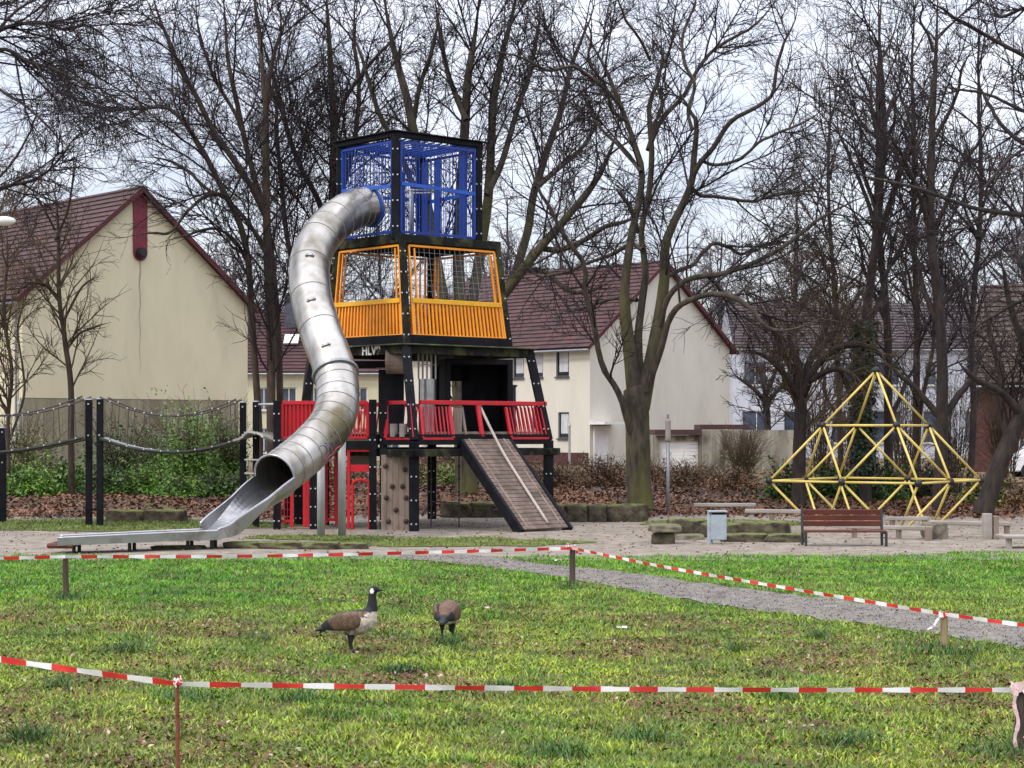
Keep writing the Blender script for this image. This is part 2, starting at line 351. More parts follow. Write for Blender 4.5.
M['feather'] = mat('feather', (0.62, 0.62, 0.62), (1.3, 1.3, 1.3), 16, 0.7, attr='col', stretch=(2.2, .7, 1.6))
M['graffiti'] = mat('graffiti', (0.75, 0.75, 0.76), None, 1, 0.6)
M['graffiti_purple'] = mat('graffiti_purple', (0.16, 0.10, 0.17), None, 1, 0.6)
M['graffiti_red'] = mat('graffiti_red', (0.30, 0.05, 0.06), None, 1, 0.6)
M['car_white'] = mat('car_white', (0.75, 0.75, 0.76), None, 1, 0.3, coat=0.5)
M['car_red'] = mat('car_red', (0.6, 0.02, 0.03), None, 1, 0.3)
M['tyre'] = mat('tyre', (0.02, 0.02, 0.02), None, 1, 0.8)
M['paper'] = mat('paper', (0.75, 0.70, 0.70), (0.66, 0.58, 0.58), 9, 0.7)
M['paper_blue'] = mat('paper_blue', (0.60, 0.75, 0.72), None, 9, 0.7)

# ------------------------------------------------------------------ ground
def sheet(name, xs, rows, off, material, kind='structure'):
    """rows: list of (function x -> y); a grid over xs following the ground, off above it"""
    V = []; n = len(xs)
    for fy in rows:
        y = fy(xs); V.append(np.stack([xs, y, gz(xs, y) + off], 1))
    V = np.concatenate(V); m = len(rows); i = np.arange(m * n).reshape(m, n)
    Q = np.stack([i[:-1, :-1], i[:-1, 1:], i[1:, 1:], i[1:, :-1]], -1).reshape(-1, 4)
    o = link_mesh(np_mesh(name, V, Q, smooth=True), name, M[material]); o['kind'] = kind; return o
xs = np.concatenate([[-1500, -700, -300, -120], np.linspace(-60, 60, 121), [120, 300, 700, 1500]])
ys = np.concatenate([[-200, -40, 0, 5], np.linspace(8, 130, 150), [170, 300, 700, 1800]])
sheet('ground', xs, [(lambda x, y=y: np.full_like(x, y)) for y in ys], 0.0, 'soil')
def lawn_edge(x): return 34.1 + 0.35 * waves(x, x * 0 + 3, 4.0) + 0.8 * smooth(2, 8, x) + 0.1 * waves(x, x * 0, 0.9)
xs = np.linspace(-34, 34, 340)
sheet('lawn', xs, [(lambda x, t=t: -20 + t * (lawn_edge(x) + 20)) for t in np.linspace(0, 1, 110)], 0.004, 'lawn')
def sand_back(x): return 50.5 + 0.8 * waves(x, x * 0 + 20, 6.0) - 2.0 * smooth(-12, -20, x)
sheet('sand_area', xs, [(lambda x, t=t: 33.5 + t * (sand_back(x) - 33.5)) for t in np.linspace(0, 1, 40)], 0.0, 'sand').location.z = -0.0
bpy.data.objects['sand_area'].location.z = 0.008
PT = np.array([(150, 557.), (380, 556), (480, 557), (560, 566), (640, 576), (700, 583), (780, 593), (860, 603), (940, 615), (1024, 628), (1120, 644), (1250, 668)])
PB = np.array([(150, 559.), (380, 559), (480, 567), (560, 579), (640, 593), (700, 603.5), (780, 615), (860, 627), (940, 637), (1024, 649), (1120, 664), (1250, 690)])
pxs = np.linspace(160, 1250, 330)
top = np.interp(pxs, PT[:, 0], PT[:, 1]); bot = np.interp(pxs, PB[:, 0], PB[:, 1])
rows = []
for t in np.linspace(0, 1, 9):
    py = top + (bot - top) * t; Y = gY(py)
    edge = (abs(t - 0.5) * 2) ** 3
    Y = Y + edge * np.sign(0.5 - t) * 0.22 * waves(pxs / 40.0, pxs * 0, 1.0) * (1 if t != 0.5 else 0)
    X = (pxs - 512) * Y / F; rows.append(np.stack([X, Y, gz(X, Y) + 0.016], 1))
V = np.concatenate(rows); i = np.arange(len(V)).reshape(9, -1)
Q = np.stack([i[:-1, :-1], i[1:, :-1], i[1:, 1:], i[:-1, 1:]], -1).reshape(-1, 4)
link_mesh(np_mesh('path', V, Q, smooth=True), 'path', M['gravel'])['kind'] = 'structure'
def on_path(x, y):
    px = 512 + x * F / y; py = HOR + F * H / y
    return (py > np.interp(px, PT[:, 0], PT[:, 1]) + 0.6) & (py < np.interp(px, PB[:, 0], PB[:, 1]) - 0.6) & (px > 400)
# islands of turf inside the playground
def patch(cx, cy, rx, ry, seed):
    n = 40; a = np.linspace(0, 2 * np.pi, n, endpoint=False); r = 1 + 0.16 * waves(np.cos(a) * 2 + seed, np.sin(a) * 2, 1.3)
    V = [(cx, cy, G(cx, cy) + 0.02)] + [(cx + rx * q * r_ * math.cos(b), cy + ry * q * r_ * math.sin(b), 0) for q in (0.5, 1) for b, r_ in zip(a, r)]
    V = [(x, y, G(x, y) + 0.02) for x, y, _ in V]
    f = [(0, 1 + k, 1 + (k + 1) % n) for k in range(n)] + [(1 + k, 1 + n + k, 1 + n + (k + 1) % n, 1 + (k + 1) % n) for k in range(n)]
    b = MB(); b.add(V, f); o = b.build('turf_patch', M['lawn'], smooth=True); o['kind'] = 'structure'
    return (cx, cy, rx * 0.98, ry * 0.98)
PATCHES = [patch(-10.5, 45.8, 5.0, 2.6, 1), patch(-1.4, 38.9, 2.6, 1.4, 2), patch(-4.1, 40.6, 1.5, 0.8, 3), patch(5.2, 46.5, 1.9, 1.5, 4), patch(-13.5, 41.0, 2.2, 1.3, 5)]

# ------------------------------------------------------------------ turf, leaves (what nobody could count)
def blades(name, x, y, h, w, col, mat_='leaf'):
    n = len(x); z = gz(x, y) + 0.004
    a = RNG.uniform(0, 2 * np.pi, n); lean = RNG.normal(0, 0.75, (n, 2)) * h[:, None]
    dx, dy = np.cos(a) * w / 2, np.sin(a) * w / 2
    V = np.zeros((n, 5, 3))
    V[:, 0] = np.stack([x - dx, y - dy, z], 1); V[:, 1] = np.stack([x + dx, y + dy, z], 1)
    V[:, 2] = np.stack([x + dx * .8 + lean[:, 0] * .35, y + dy * .8 + lean[:, 1] * .35, z + h * .6], 1)
    V[:, 3] = np.stack([x - dx * .8 + lean[:, 0] * .35, y - dy * .8 + lean[:, 1] * .35, z + h * .6], 1)
    V[:, 4] = np.stack([x + lean[:, 0], y + lean[:, 1], z + h], 1)
    b = np.arange(n)[:, None] * 5
    Q = np.concatenate([b + np.array([0, 1, 2]), b + np.array([0, 2, 3]), b + np.array([3, 2, 4])], 0)
    me = np_mesh(name, V.reshape(-1, 3), Q, np.tile(col, (3, 1)))
    o = link_mesh(me, name, M[mat_]); o['kind'] = 'stuff'; return o
def scatter(n, y0, y1, pw):
    """points in the view wedge (and a little beside it), denser towards the viewer"""
    u = RNG.random(n); y = (y0 ** pw + u * (y1 ** pw - y0 ** pw)) ** (1 / pw)
    x = RNG.uniform(-1, 1, n) * (y * 0.31 + 0.8); return x, y
def lerp(a, b, t): return np.asarray(a)[None] * (1 - t[:, None]) + np.asarray(b)[None] * t[:, None]
x, y = scatter(330000, 10.5, 36.0, 0.9)
xo, yo = scatter(150000, 8.5, 36.0, 0.9); so = np.sign(xo); xo = so * (yo * 0.31 + 0.8 + 7.0 * RNG.random(len(xo)))      # thinner turf beside the view
x, y = np.concatenate([x, xo]), np.concatenate([y, yo])
k = (y < lawn_edge(x) + 0.15) & ~on_path(x, y); x, y = x[k], y[k]
far = np.clip(smooth(21, 29, y + 1.6 * waves(x, y, 5.0)) + 0.25 * (on_path(x * 0, y * 0 + 20)), 0, 1)
t1 = np.clip(0.5 + 0.38 * waves(x, y, 0.55) + 0.3 * waves(x + 7, y, 1.9) + RNG.normal(0, .2, len(x)), 0, 1)
t2 = np.clip(0.5 + 0.75 * waves(x + 30, y, 2.6) + RNG.normal(0, .2, len(x)), 0, 1)
near_c = lerp((0.100, 0.230, 0.012), (0.385, 0.475, 0.040), t1); near_c = near_c * (1 - 0.45 * smooth(.6, .95, t2)[:, None]) + np.array([0.25, 0.185, 0.07]) * (0.45 * smooth(.6, .95, t2)[:, None])
far_c = lerp((0.070, 0.235, 0.010), (0.20, 0.42, 0.020), t1)
col = near_c * (1 - far[:, None]) + far_c * far[:, None]
dead = RNG.random(len(x)) < (0.10 + 0.10 * t2) * (1 - .75 * far); col[dead] = np.array([0.36, 0.29, 0.14]) * RNG.uniform(.5, 1.1, (dead.sum(), 1))
dark = RNG.random(len(x)) < 0.25; col[dark] *= 0.45
tall = smooth(0.35, 0.9, waves(x + 5, y * 1.0, 0.8))
h = RNG.uniform(0.014, 0.038, len(x)) * (1 + 0.9 * tall) * (1 + 0.25 * far); w = RNG.uniform(0.006, 0.013, len(x)) * (0.75 + y / 45)
blades('grass', x, y, h, w, col)
# broad-leaved weeds and moss cushions between the blades
x, y = scatter(80000, 10.8, 27, 0.9); k = ~on_path(x, y) & (waves(x, y, 1.7) > -0.1); x, y = x[k], y[k]
t1 = np.clip(RNG.random(len(x)) + .3 * waves(x, y, .4), 0, 1); col = lerp((0.045, 0.12, 0.012), (0.27, 0.34, 0.045), t1)
blades('weeds', x, y, RNG.uniform(.010, .034, len(x)), RNG.uniform(.014, .034, len(x)), col)
# darker tussocks
tx, ty = [], []
for (px, py, n, r) in [(130, 650, 130, .13), (398, 672, 110, .1), (453, 611, 90, .1), (450, 644, 90, .1), (185, 700, 120, .16), (735, 655, 60, .08), (820, 640, 60, .08), (30, 740, 120, .12), (560, 755, 110, .12), (945, 655, 240, .3), (66, 601, 90, .15), (572, 590, 80, .15),
                       (850, 745, 110, .14), (300, 700, 80, .1), (640, 740, 90, .1), (780, 700, 70, .1), (60, 690, 80, .12), (255, 640, 60, .1), (1015, 756, 160, .2), (505, 690, 60, .08)]:
    g = gp(px, py); n = int(n * 1.7); tx.append(g.x + RNG.normal(0, r, n)); ty.append(g.y + RNG.normal(0, r, n))
x, y = np.concatenate(tx), np.concatenate(ty)
blades('tussock_grass', x, y, RNG.uniform(.05, .15, len(x)), RNG.uniform(.006, .012, len(x)), lerp((0.025, 0.075, 0.014), (0.075, 0.16, 0.025), RNG.random(len(x))))
# turf on the islands and along the sand's edges
tx, ty = [], []
for (cx, cy, rx, ry) in PATCHES:
    n = int(3600 * rx * ry / 3); r = np.sqrt(RNG.random(n)) * 1.08; a = RNG.uniform(0, 6.283, n); tx.append(cx + rx * r * np.cos(a)); ty.append(cy + ry * r * np.sin(a))
x, y = np.concatenate(tx), np.concatenate(ty)
k = waves(x, y, 1.6) > -0.55; x, y = x[k], y[k]
blades('turf_grass', x, y, RNG.uniform(.03, .08, len(x)), RNG.uniform(.012, .022, len(x)), lerp((0.08, 0.15, 0.02), (0.22, 0.27, 0.05), RNG.random(len(x))))

def leaves(name, x, y, size, col, zoff=0.01, tilt=0.5, lift=0.0):
    n = len(x); z = gz(x, y) + zoff + lift * RNG.random(n) ** 2
    a = RNG.uniform(0, 6.283, n); nrm_ = nrm(np.stack([RNG.normal(0, tilt, n), RNG.normal(0, tilt, n), np.ones(n)], 1))
    u = nrm(np.cross(nrm_, np.stack([np.cos(a), np.sin(a), np.zeros(n)], 1))); v = np.cross(nrm_, u)
    p = np.stack([x, y, z], 1); s = size[:, None]
    bend = nrm_ * s * RNG.uniform(-.1, .35, (n, 1))
    V = np.stack([p - u * s, p - v * s * .55 + bend, p + u * s, p + v * s * .55 + bend], 1).reshape(-1, 3)
    Q = np.arange(n * 4).reshape(n, 4)
    Q = np.concatenate([Q[:, [0, 1, 2]], Q[:, [0, 2, 3]]], 0)
    o = link_mesh(np_mesh(name, V, Q, np.tile(col, (2, 1))), name, M['leaf']); o['kind'] = 'stuff'; return o
x, y = scatter(90000, 10.8, 33, 0.9)
k = ~on_path(x, y) & (waves(x + 30, y, 2.6) + 0.55 * waves(x, y, 0.7) + RNG.normal(0, .45, len(x)) - .9 * smooth(21, 27, y) > 0.46); x, y = x[k], y[k]
lc = lerp((0.055, 0.014, 0.007), (0.21, 0.075, 0.028), RNG.random(len(x))); pale = RNG.random(len(x)) < 0.06; lc[pale] = (0.40, 0.31, 0.22)
leaves('fallen_leaves', x, y, RNG.uniform(.009, .032, len(x)), lc, 0.022, 0.5, 0.025)
# leaf litter on the bank behind the playground
n = 60000; x = RNG.uniform(-19, 22, n); y = RNG.uniform(47.5, 66, n) ; k = (y > sand_back(x) - 0.9 + RNG.normal(0, .5, n)); x, y = x[k], y[k]
t1 = np.clip(0.5 + 0.5 * waves(x, y, 3.0) + RNG.normal(0, .3, len(x)), 0, 1)
lc = lerp((0.065, 0.026, 0.013), (0.23, 0.105, 0.05), t1)
leaves('leaf_litter', x, y, RNG.uniform(.05, .10, len(x)), lc, 0.02, 0.6, 0.05)
n = 2600; x = RNG.uniform(-14, 14, n); y = RNG.uniform(35, 50, n)
leaves('strewn_leaves', x, y, RNG.uniform(.025, .05, n), lerp((0.14, 0.06, 0.035), (0.36, 0.24, 0.15), RNG.random(n)), 0.015)
# loose stones on the path
n = 60000; y = RNG.uniform(18, 35, n); x = RNG.uniform(-3, 12, n); k = on_path(x, y); x, y = x[k], y[k]
leaves('gravel_stones', x, y, RNG.uniform(.007, .017, len(x)) * (1 + .8 * (RNG.random(len(x)) > .93)), lerp((0.06, 0.052, 0.043), (0.34, 0.31, 0.265), RNG.random(len(x)) ** 1.3), 0.02, 1.3)
# ------------------------------------------------------------------ houses
def wall_holes(b, P0, du, w, z0, z1, holes, nrm_in, depth=0.14, mi=0):
    """a wall face from P0 along du, width w, with rectangular holes (a0,a1,c0,c1) and their reveals"""
    P0, du, ni = Vector(P0), Vector(du), Vector(nrm_in)
    us = sorted({0, w, *[h[0] for h in holes], *[h[1] for h in holes]}); zs = sorted({z0, z1, *[h[2] for h in holes], *[h[3] for h in holes]})
    pt = lambda a, z, d=0: Vector((P0.x, P0.y, z)) + du * a + ni * d
    for i in range(len(us) - 1):
        for j in range(len(zs) - 1):
            ca, cz = (us[i] + us[i + 1]) / 2, (zs[j] + zs[j + 1]) / 2
            if any(h[0] < ca < h[1] and h[2] < cz < h[3] for h in holes): continue
            b.quad(pt(us[i], zs[j]), pt(us[i + 1], zs[j]), pt(us[i + 1], zs[j + 1]), pt(us[i], zs[j + 1]), mi)
    for (a0, a1, c0, c1) in holes:
        for (p, q) in (((a0, c0), (a1, c0)), ((a1, c0), (a1, c1)), ((a1, c1), (a0, c1)), ((a0, c1), (a0, c0))):
            b.quad(pt(*p), pt(*p, depth), pt(*q, depth), pt(*q), mi)
def window(parent, P0, du, ni, a0, a1, c0, c1, frame='white_paint', glass='glass', depth=0.10, mull=1, sill=True, curtain=False):
    P0, du, ni = Vector(P0), Vector(du), Vector(ni)
    pt = lambda a, z, d: Vector((P0.x, P0.y, z)) + du * a + ni * d
    f = MB(); t = 0.07
    for (p, q) in (((a0, c0 + t / 2), (a1, c0 + t / 2)), ((a0, c1 - t / 2), (a1, c1 - t / 2))): f.beam(pt(*p, depth), pt(*q, depth), 0.06, t, side=ni)
    for a in (a0 + t / 2, a1 - t / 2): f.beam(pt(a, c0 + t, depth), pt(a, c1 - t, depth), 0.06, t, side=ni)
    for i in range(mull):
        a = a0 + (a1 - a0) * (i + 1) / (mull + 1); f.beam(pt(a, c0 + t, depth), pt(a, c1 - t, depth), 0.05, 0.05, side=ni)
    w = f.build('window', M[frame], parent)
    g = MB(); g.obox(pt((a0 + a1) / 2, (c0 + c1) / 2, depth + .02), du * (a1 - a0) / 2, ni * 0.008, Vector((0, 0, (c1 - c0) / 2))); g.build('pane', M[glass], w)
    if curtain:
        g = MB(); g.obox(pt(a0 + (a1 - a0) * .5, (c0 + c1) / 2 + .1, depth + .008), du * (a1 - a0) * .34, ni * 0.004, Vector((0, 0, (c1 - c0) / 2 - .16))); g.build('curtain', M['curtain'], w)
    if sill:
        s = MB(); s.obox(pt((a0 + a1) / 2, c0 - .03, -0.02), du * ((a1 - a0) / 2 + .05), ni * 0.09, Vector((0, 0, .03))); s.build('sill', M[frame], w)
    return w
def tiles(b, A, du, W, dn, L, base, n=None, rw=0.36, tw=0.30, th=0.05, var=0.25, hue=0.1):
    """tile courses on a slope: A eave corner, du along the eave, dn up the slope; base colour; returns per-face colours"""
    A, du, dn = Vector(A), Vector(du), Vector(dn); up = du.cross(dn).normalized()
    if up.z < 0: up = -up
    rows = int(L / rw); colsn = max(1, int(W / tw)); cols = []
    for r in range(rows):
        y0, y1 = L * r / rows, L * (r + 1) / rows + 0.03
        for c in range(colsn):
            x0, x1 = W * c / colsn, W * (c + 1) / colsn
            k = 1 + random.uniform(-var, var); jig = random.uniform(0, .008)
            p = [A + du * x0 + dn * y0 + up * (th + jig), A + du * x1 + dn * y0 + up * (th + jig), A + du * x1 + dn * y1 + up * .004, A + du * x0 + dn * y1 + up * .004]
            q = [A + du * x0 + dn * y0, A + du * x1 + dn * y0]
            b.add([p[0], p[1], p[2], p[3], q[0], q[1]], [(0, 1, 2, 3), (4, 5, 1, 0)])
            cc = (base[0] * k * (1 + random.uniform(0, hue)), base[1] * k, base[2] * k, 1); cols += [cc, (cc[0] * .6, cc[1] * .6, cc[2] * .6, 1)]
    return cols
def gable_house(name, A, B, Lb, z0, ze, zr, label, wall, tile, verge, over=0.3, rake=None, cat='house', side_w=(), gable_w=(), base=None, far_w=(), group=None):
    """A, B: the gable wall's corners (plan), the house runs Lb back from it"""
    A, B = Vector((*A, 0)), Vector((*B, 0)); w = (B - A).length; u = (B - A) / w; v = Vector((-u.y, u.x, 0))
    t = thing(name, (A.x, A.y, z0), label, cat, group)
    b = MB(); zv = Vector((0, 0, 1)); P = lambda a, l, z: A + u * a + v * l + zv * z
    zb = base if base else z0
    # gable face, with holes only below the eave
    wall_holes(b, A, u, w, zb, ze, [g[:4] for g in gable_w], v)
    b.add([P(0, 0, ze), P(w, 0, ze), P(w / 2, 0, zr)], [(0, 1, 2)])
    wall_holes(b, A + v * Lb, -v, Lb, z0, ze, [(Lb - g[1], Lb - g[0], g[2], g[3]) for g in side_w], u)
    wall_holes(b, A + u * w, v, Lb, z0, ze, [], -u)
    wall_holes(b, A + v * Lb + u * w, -u, w, z0, ze, [], -v)
    b.add([P(0, Lb, ze), P(w, Lb, ze), P(w / 2, Lb, zr)], [(1, 0, 2)])
    b.build('wall', M[wall], t)
    for g in side_w: window(t, A, v, u, *g[:4], **(g[4] if len(g) > 4 else {}))
    for g in gable_w: window(t, A, u, v, *g[:4], **(g[4] if len(g) > 4 else {}))
    # roof: two tiled slopes over a thin deck
    sl = math.hypot(w / 2, zr - ze); rb = MB(); cols = []
    for s in (0, 1):
        e = P(0, 0, ze) if s == 0 else P(w, 0, ze); dn = (P(w / 2, 0, zr) - e).normalized()
        up = v.cross(dn) if s == 0 else dn.cross(v)
        up = up.normalized() if up.z > 0 else -up.normalized()
        st = e - dn * 0.45 - v * over + up * 0.10
        cols += tiles(rb, st, v, Lb + 2 * over, dn, sl + 0.45, tile)
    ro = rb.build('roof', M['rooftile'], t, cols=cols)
    d = MB()
    for s in (0, 1):
        e = P(0, 0, ze) if s == 0 else P(w, 0, ze); dn = (P(w / 2, 0, zr) - e).normalized()
        up = v.cross(dn) if s == 0 else dn.cross(v)
        up = up.normalized() if up.z > 0 else -up.normalized()
        a = e - dn * 0.43 + up * 0.045; c = P(w / 2, 0, zr) + up * 0.045
        d.obox((a + c) / 2 + v * Lb / 2, (c - a) / 2, v * (Lb / 2 + over - .05), up * 0.04)
    d.build('roof_deck', M[verge], t)
    vb = MB()
    for s in (0, 1):
        e = P(0, 0, ze) if s == 0 else P(w, 0, ze); dn = (P(w / 2, 0, zr) - e).normalized()
        up = v.cross(dn) if s == 0 else dn.cross(v)
        up = up.normalized() if up.z > 0 else -up.normalized()
        vb.beam(e - dn * 0.47 - v * (over + .015) + up * .06, P(w / 2, 0, zr) - v * (over + .015) + up * .06, 0.04, 0.20, side=v)
    vb.build('verge_board', M[verge], t)
    g = MB(); e = P(0, -over, ze) - u * 0.42 - zv * (0.42 * (zr - ze) / (w / 2)) ; g.tube([e, e + v * (Lb + over)], 0.07, 8); g.build('gutter', M['zinc'], t)
    rd = MB(); rd.tube([P(w / 2, -over, zr + .13), P(w / 2, Lb + over, zr + .13)], 0.10, 6); rd.build('ridge', M['verge_dark'], ro)
    t['u'] = 0; del t['u']
    return t, P, u, v, w
TILE = (0.050, 0.0195, 0.017)
GR = 0.40
# the cream house with its windowless gable
A, B = (-19.72, 76.5), (-11.62, 83.5)
t, P, u, v, w = gable_house('gable_house', A, B, 19, GR - .2, 7.75, 12.35, 'cream gabled house with a windowless end wall and a maroon strip under its ridge', 'plaster_cream', TILE, 'verge_red', base=3.60, rake=0.3)
b = MB(); th = Vector((0, 0, 1))
b.obox(P(w / 2 - .25, 0.12, (3.60 + GR - .2) / 2), u * (w / 2 - .25), v * 0.10, th * (3.60 - GR + .2) / 2)
b.build('concrete_base', M['concrete'], t)
b = MB(); b.obox(P(w - .24, 0.11, (3.60 + GR - .2) / 2), u * .24, v * 0.11, th * ((3.60 - GR + .2) / 2 - .002)); b.build('corner_pier', M['plaster_cream'], t)
b = MB(); c = P(w / 2, -0.06, 0); zt, zb_, hw = 11.95, 9.75, .33
pts = [(-hw, 11.98), (0, 12.26), (hw, 11.98)] + [(hw * math.cos(a), zb_ - hw * math.sin(a)) for a in np.linspace(0, math.pi, 9)]
fr = [c + u * a + th * z for a, z in pts]; bk = [p + v * .05 for p in fr]; n = len(pts)
b.add(fr + bk, [tuple(range(n)), tuple(reversed(range(n, 2 * n)))] + [(i, n + i, n + (i + 1) % n, (i + 1) % n) for i in range(n)])
pn = b.build('gable_strip', M['panel_red'], t)
b = MB(); q = c + th * zb_ - v * .05
b.tube([q + v * .03, q - v * .10], .23, 16); b.tube([q - v * .10, q - v * .20], [.18, .15], 16); b.build('vent_cap', M['bolt'].copy() if False else M['node_black'], pn)
b = MB(); sp = [(w / 2 + .03 * math.sin(k_ * 1.7), 9.4 - k_ * .36, .045 * (1 - k_ / 15)) for k_ in range(14)]
b.add([p_ for a_, z_, h_ in sp for p_ in (P(a_ - h_, -.004, z_), P(a_ + h_, -.004, z_))], [(2 * k_, 2 * k_ + 2, 2 * k_ + 3, 2 * k_ + 1) for k_ in range(13)]); b.build('rust_stain', M['plaster_stain'], t)
b = MB(); e = P(-.1, .35, 0); b.tube([Vector((e.x, e.y, 7.2)), Vector((e.x, e.y, .3))], .055, 8); b.build('downpipe', M['zinc'], t)
# the second pale house, windows on its long side
A2, B2 = (4.1, 100.0), (12.3, 107.4)
W2 = []
wz = [(3.9, 5.5), (0.9, 2.5)]
c, _ = None, None
u2 = (Vector((*B2, 0)) - Vector((*A2, 0))).normalized(); v2 = Vector((-u2.y, u2.x, 0))
def along(px):   # distance along the long side whose picture column is px
    s = (px - 512) / F; return (A2[0] - s * A2[1]) / (s * v2.y - v2.x)
sides = []
for (p1, p0, c0, c1) in [(556, 569, 5.15, 6.55), (532, 543, 5.15, 6.55), (558, 569, 1.85, 3.25), (513, 524, 5.15, 6.55), (532, 541, 1.85, 3.25)]:
    l0, l1 = along(p0), along(p1); sides.append((l0, l1, c0, c1, dict(frame='slate', glass='glass_dark', curtain=True, mull=0)))
t2, P2, u2, v2, w2 = gable_house('gable_house', A2, B2, 16, GR - .2, 6.85, 11.35, 'pale beige gabled house behind the big oak with windows on its long side', 'plaster_pale', (0.050, 0.0185, 0.0175), 'verge_red', side_w=sides)
b = MB(); b.obox(P2(-.03, 8, 0.65), u2 * .03, v2 * 7.9, th * .45); b.build('brick_plinth', M['brick'], t2)
b = MB(); zc = 2.3; p = P2(.75, -.06, 1.35); b.obox(p, u2 * .52, v2 * .05, th * 1.15); dd = b.build('door', M['white_paint'], t2)
b = MB(); b.obox(P2(.75, -.6, 2.66), u2 * .85, v2 * .6, th * .07); b.build('door_canopy', M['white_paint'], t2)
# red roofed row behind the slide
def row_house(name, x0, x1, Y, depth, z0, ze, zr, label, wall, tile, wins, group=None, mull=1, glass='glass'):
    t = thing(name, (x0, Y, z0), label, 'house', group)
    b = MB(); w = x1 - x0
    wall_holes(b, (x0, Y, 0), (1, 0, 0), w, z0, ze, [q[:4] for q in wins], (0, 1, 0))
    for X, s in ((x0, 1), (x1, -1)):
        pts = [(X, Y, z0), (X, Y + depth, z0), (X, Y + depth, ze), (X, Y + depth / 2, zr), (X, Y, ze)]
        b.add(pts, [tuple(range(5)) if s < 0 else tuple(reversed(range(5)))])
    b.quad((x1, Y + depth, z0), (x0, Y + depth, z0), (x0, Y + depth, ze), (x1, Y + depth, ze)); b.build('wall', M[wall], t)
    rb = MB(); sl = math.hypot(depth / 2, zr - ze); dn = Vector((0, depth / 2, zr - ze)).normalized()
    cols = tiles(rb, Vector((x0, Y, ze)) - dn * .4 + Vector((0, 0, .06)), (1, 0, 0), w, dn, sl + .4, tile, tw=.5)
    dn2 = Vector((0, -depth / 2, zr - ze)).normalized()
    cols += tiles(rb, Vector((x1, Y + depth, ze)) - dn2 * .4 + Vector((0, 0, .06)), (-1, 0, 0), w, dn2, sl + .4, tile, tw=1.5)
    r = rb.build('roof', M['rooftile'], t, cols=cols)
    g = MB(); g.tube([(x0, Y - .38, ze - .3), (x1, Y - .38, ze - .3)], .07, 6); g.build('gutter', M['zinc'], t)
    for q in wins: window(t, (x0, Y, 0), Vector((1, 0, 0)), Vector((0, 1, 0)), *q[:4], mull=mull, glass=glass)
    return t, r
Y3 = 116; X = lambda px, Y: (px - 512) * Y / F
x0, x1 = X(232, Y3), X(452, Y3)
wn_ = []
for px in (256, 281, 306, 352, 384, 420):
    a = X(px, Y3) - x0; wn_ += [(a, a + .95, 3.5, 4.9), (a, a + .95, 0.9, 2.4)]
t3, r3 = row_house('row_house', x0, x1, Y3, 11, .2, 6.0, 9.9, 'red roofed house row with a dark chimney seen behind the metal slide', 'plaster_cream', (0.052, 0.019, 0.021), wn_)
b = MB(); cx = X(291, Y3 + 4); b.box((cx, Y3 + 4, 9.6), (.75, .7, 2.4)); b.box((cx, Y3 + 4, 10.85), (.85, .8, .1)); b.build('chimney', M['slate'], r3)
b = MB(); dn = Vector((0, 5.5, 3.9)).normalized(); c = Vector((X(287, Y3), Y3, 6.0)) + dn * 3.0 + Vector((0, -.1, .22)); b.obox(c, (.45, 0, 0), dn * .5, dn.cross(Vector((1, 0, 0))) * -.05); b.build('skylight', M['white_paint'], r3)
# white terrace behind the far trees
Y4 = 128
for i in range(4):
    x0 = X(733, Y4) + i * 6.1
    wl = [(.7, 2.3, 5.3, 6.9), (3.6, 5.2, 5.3, 6.9), (.6, 2.6, 1.4, 3.6), (3.4, 5.3, 1.4, 3.6)]
    row_house('terraced_house', x0, x0 + 6.08, Y4 + (i % 2) * .25, 9, .2, 8.0 - .02 * i, 11.1 - .02 * i, 'white rendered terraced house half hidden behind bare trees', 'plaster_white', (0.06, 0.048, 0.05), wl, 'white terraced houses behind the trees')
# dark tiled house at the edge
Y5 = 84; t5, P5, u5, v5, w5 = None, None, None, None, None
A5 = Vector((X(972, 85), 85, 0)); vv = Vector((.93, -.37, 0)); uu = Vector((.37, .93, 0))
sw = []
t5, P5, u5, v5, w5 = gable_house('dark_roofed_house', (A5.x + vv.x * 14, A5.y + vv.y * 14), (A5.x + vv.x * 14 - 0 + uu.x * 9.5, A5.y + vv.y * 14 + uu.y * 9.5), 14, .2, 4.6, 8.9, 'house with a big dark shingle roof and brick walls at the wooded edge', 'brick', (0.062, 0.046, 0.036), 'verge_dark',
    side_w=[(10.9, 12.0, 2.6, 3.9, dict(mull=1)), (8.6, 9.7, 2.6, 3.9, dict(mull=1)), (11, 12.0, .7, 1.9, dict(mull=1)), (5.5, 6.6, 2.6, 3.9, dict(mull=1))])
# garages and the long wall
Y6 = 90
def garage(px0, px1, label, d0, d1):
    x0, x1 = X(px0, Y6), X(px1, Y6); t = thing('garage', (x0, Y6, .2), label, 'garage', None); w = x1 - x0
    b = MB(); wall_holes(b, (x0, Y6, 0), (1, 0, 0), w, .2, 2.05, [(d0, d1, .25, 1.78)], (0, 1, 0), .18)
    b.quad((x0, Y6 + 6, .2), (x0, Y6, .2), (x0, Y6, 2.05), (x0, Y6 + 6, 2.05)); b.quad((x1, Y6, .2), (x1, Y6 + 6, .2), (x1, Y6 + 6, 2.05), (x1, Y6, 2.05)); b.build('wall', M['concrete_pale'], t)
    b = MB(); b.box(((x0 + x1) / 2, Y6 + 2.9, 2.19), (w + .02, 6.3, .26)); b.build('roof', M['verge_dark'], t)
    b = MB(); n = 9
    for i in range(n): b.box((x0 + (d0 + d1) / 2, Y6 + .15, .25 + 1.53 * (i + .5) / n), (d1 - d0, .03, 1.53 / n - .012))
    b.build('door', M['garage'], t)
garage(655, 701, 'garage with a plain white door beside the stained concrete wall', .22, 2.05)
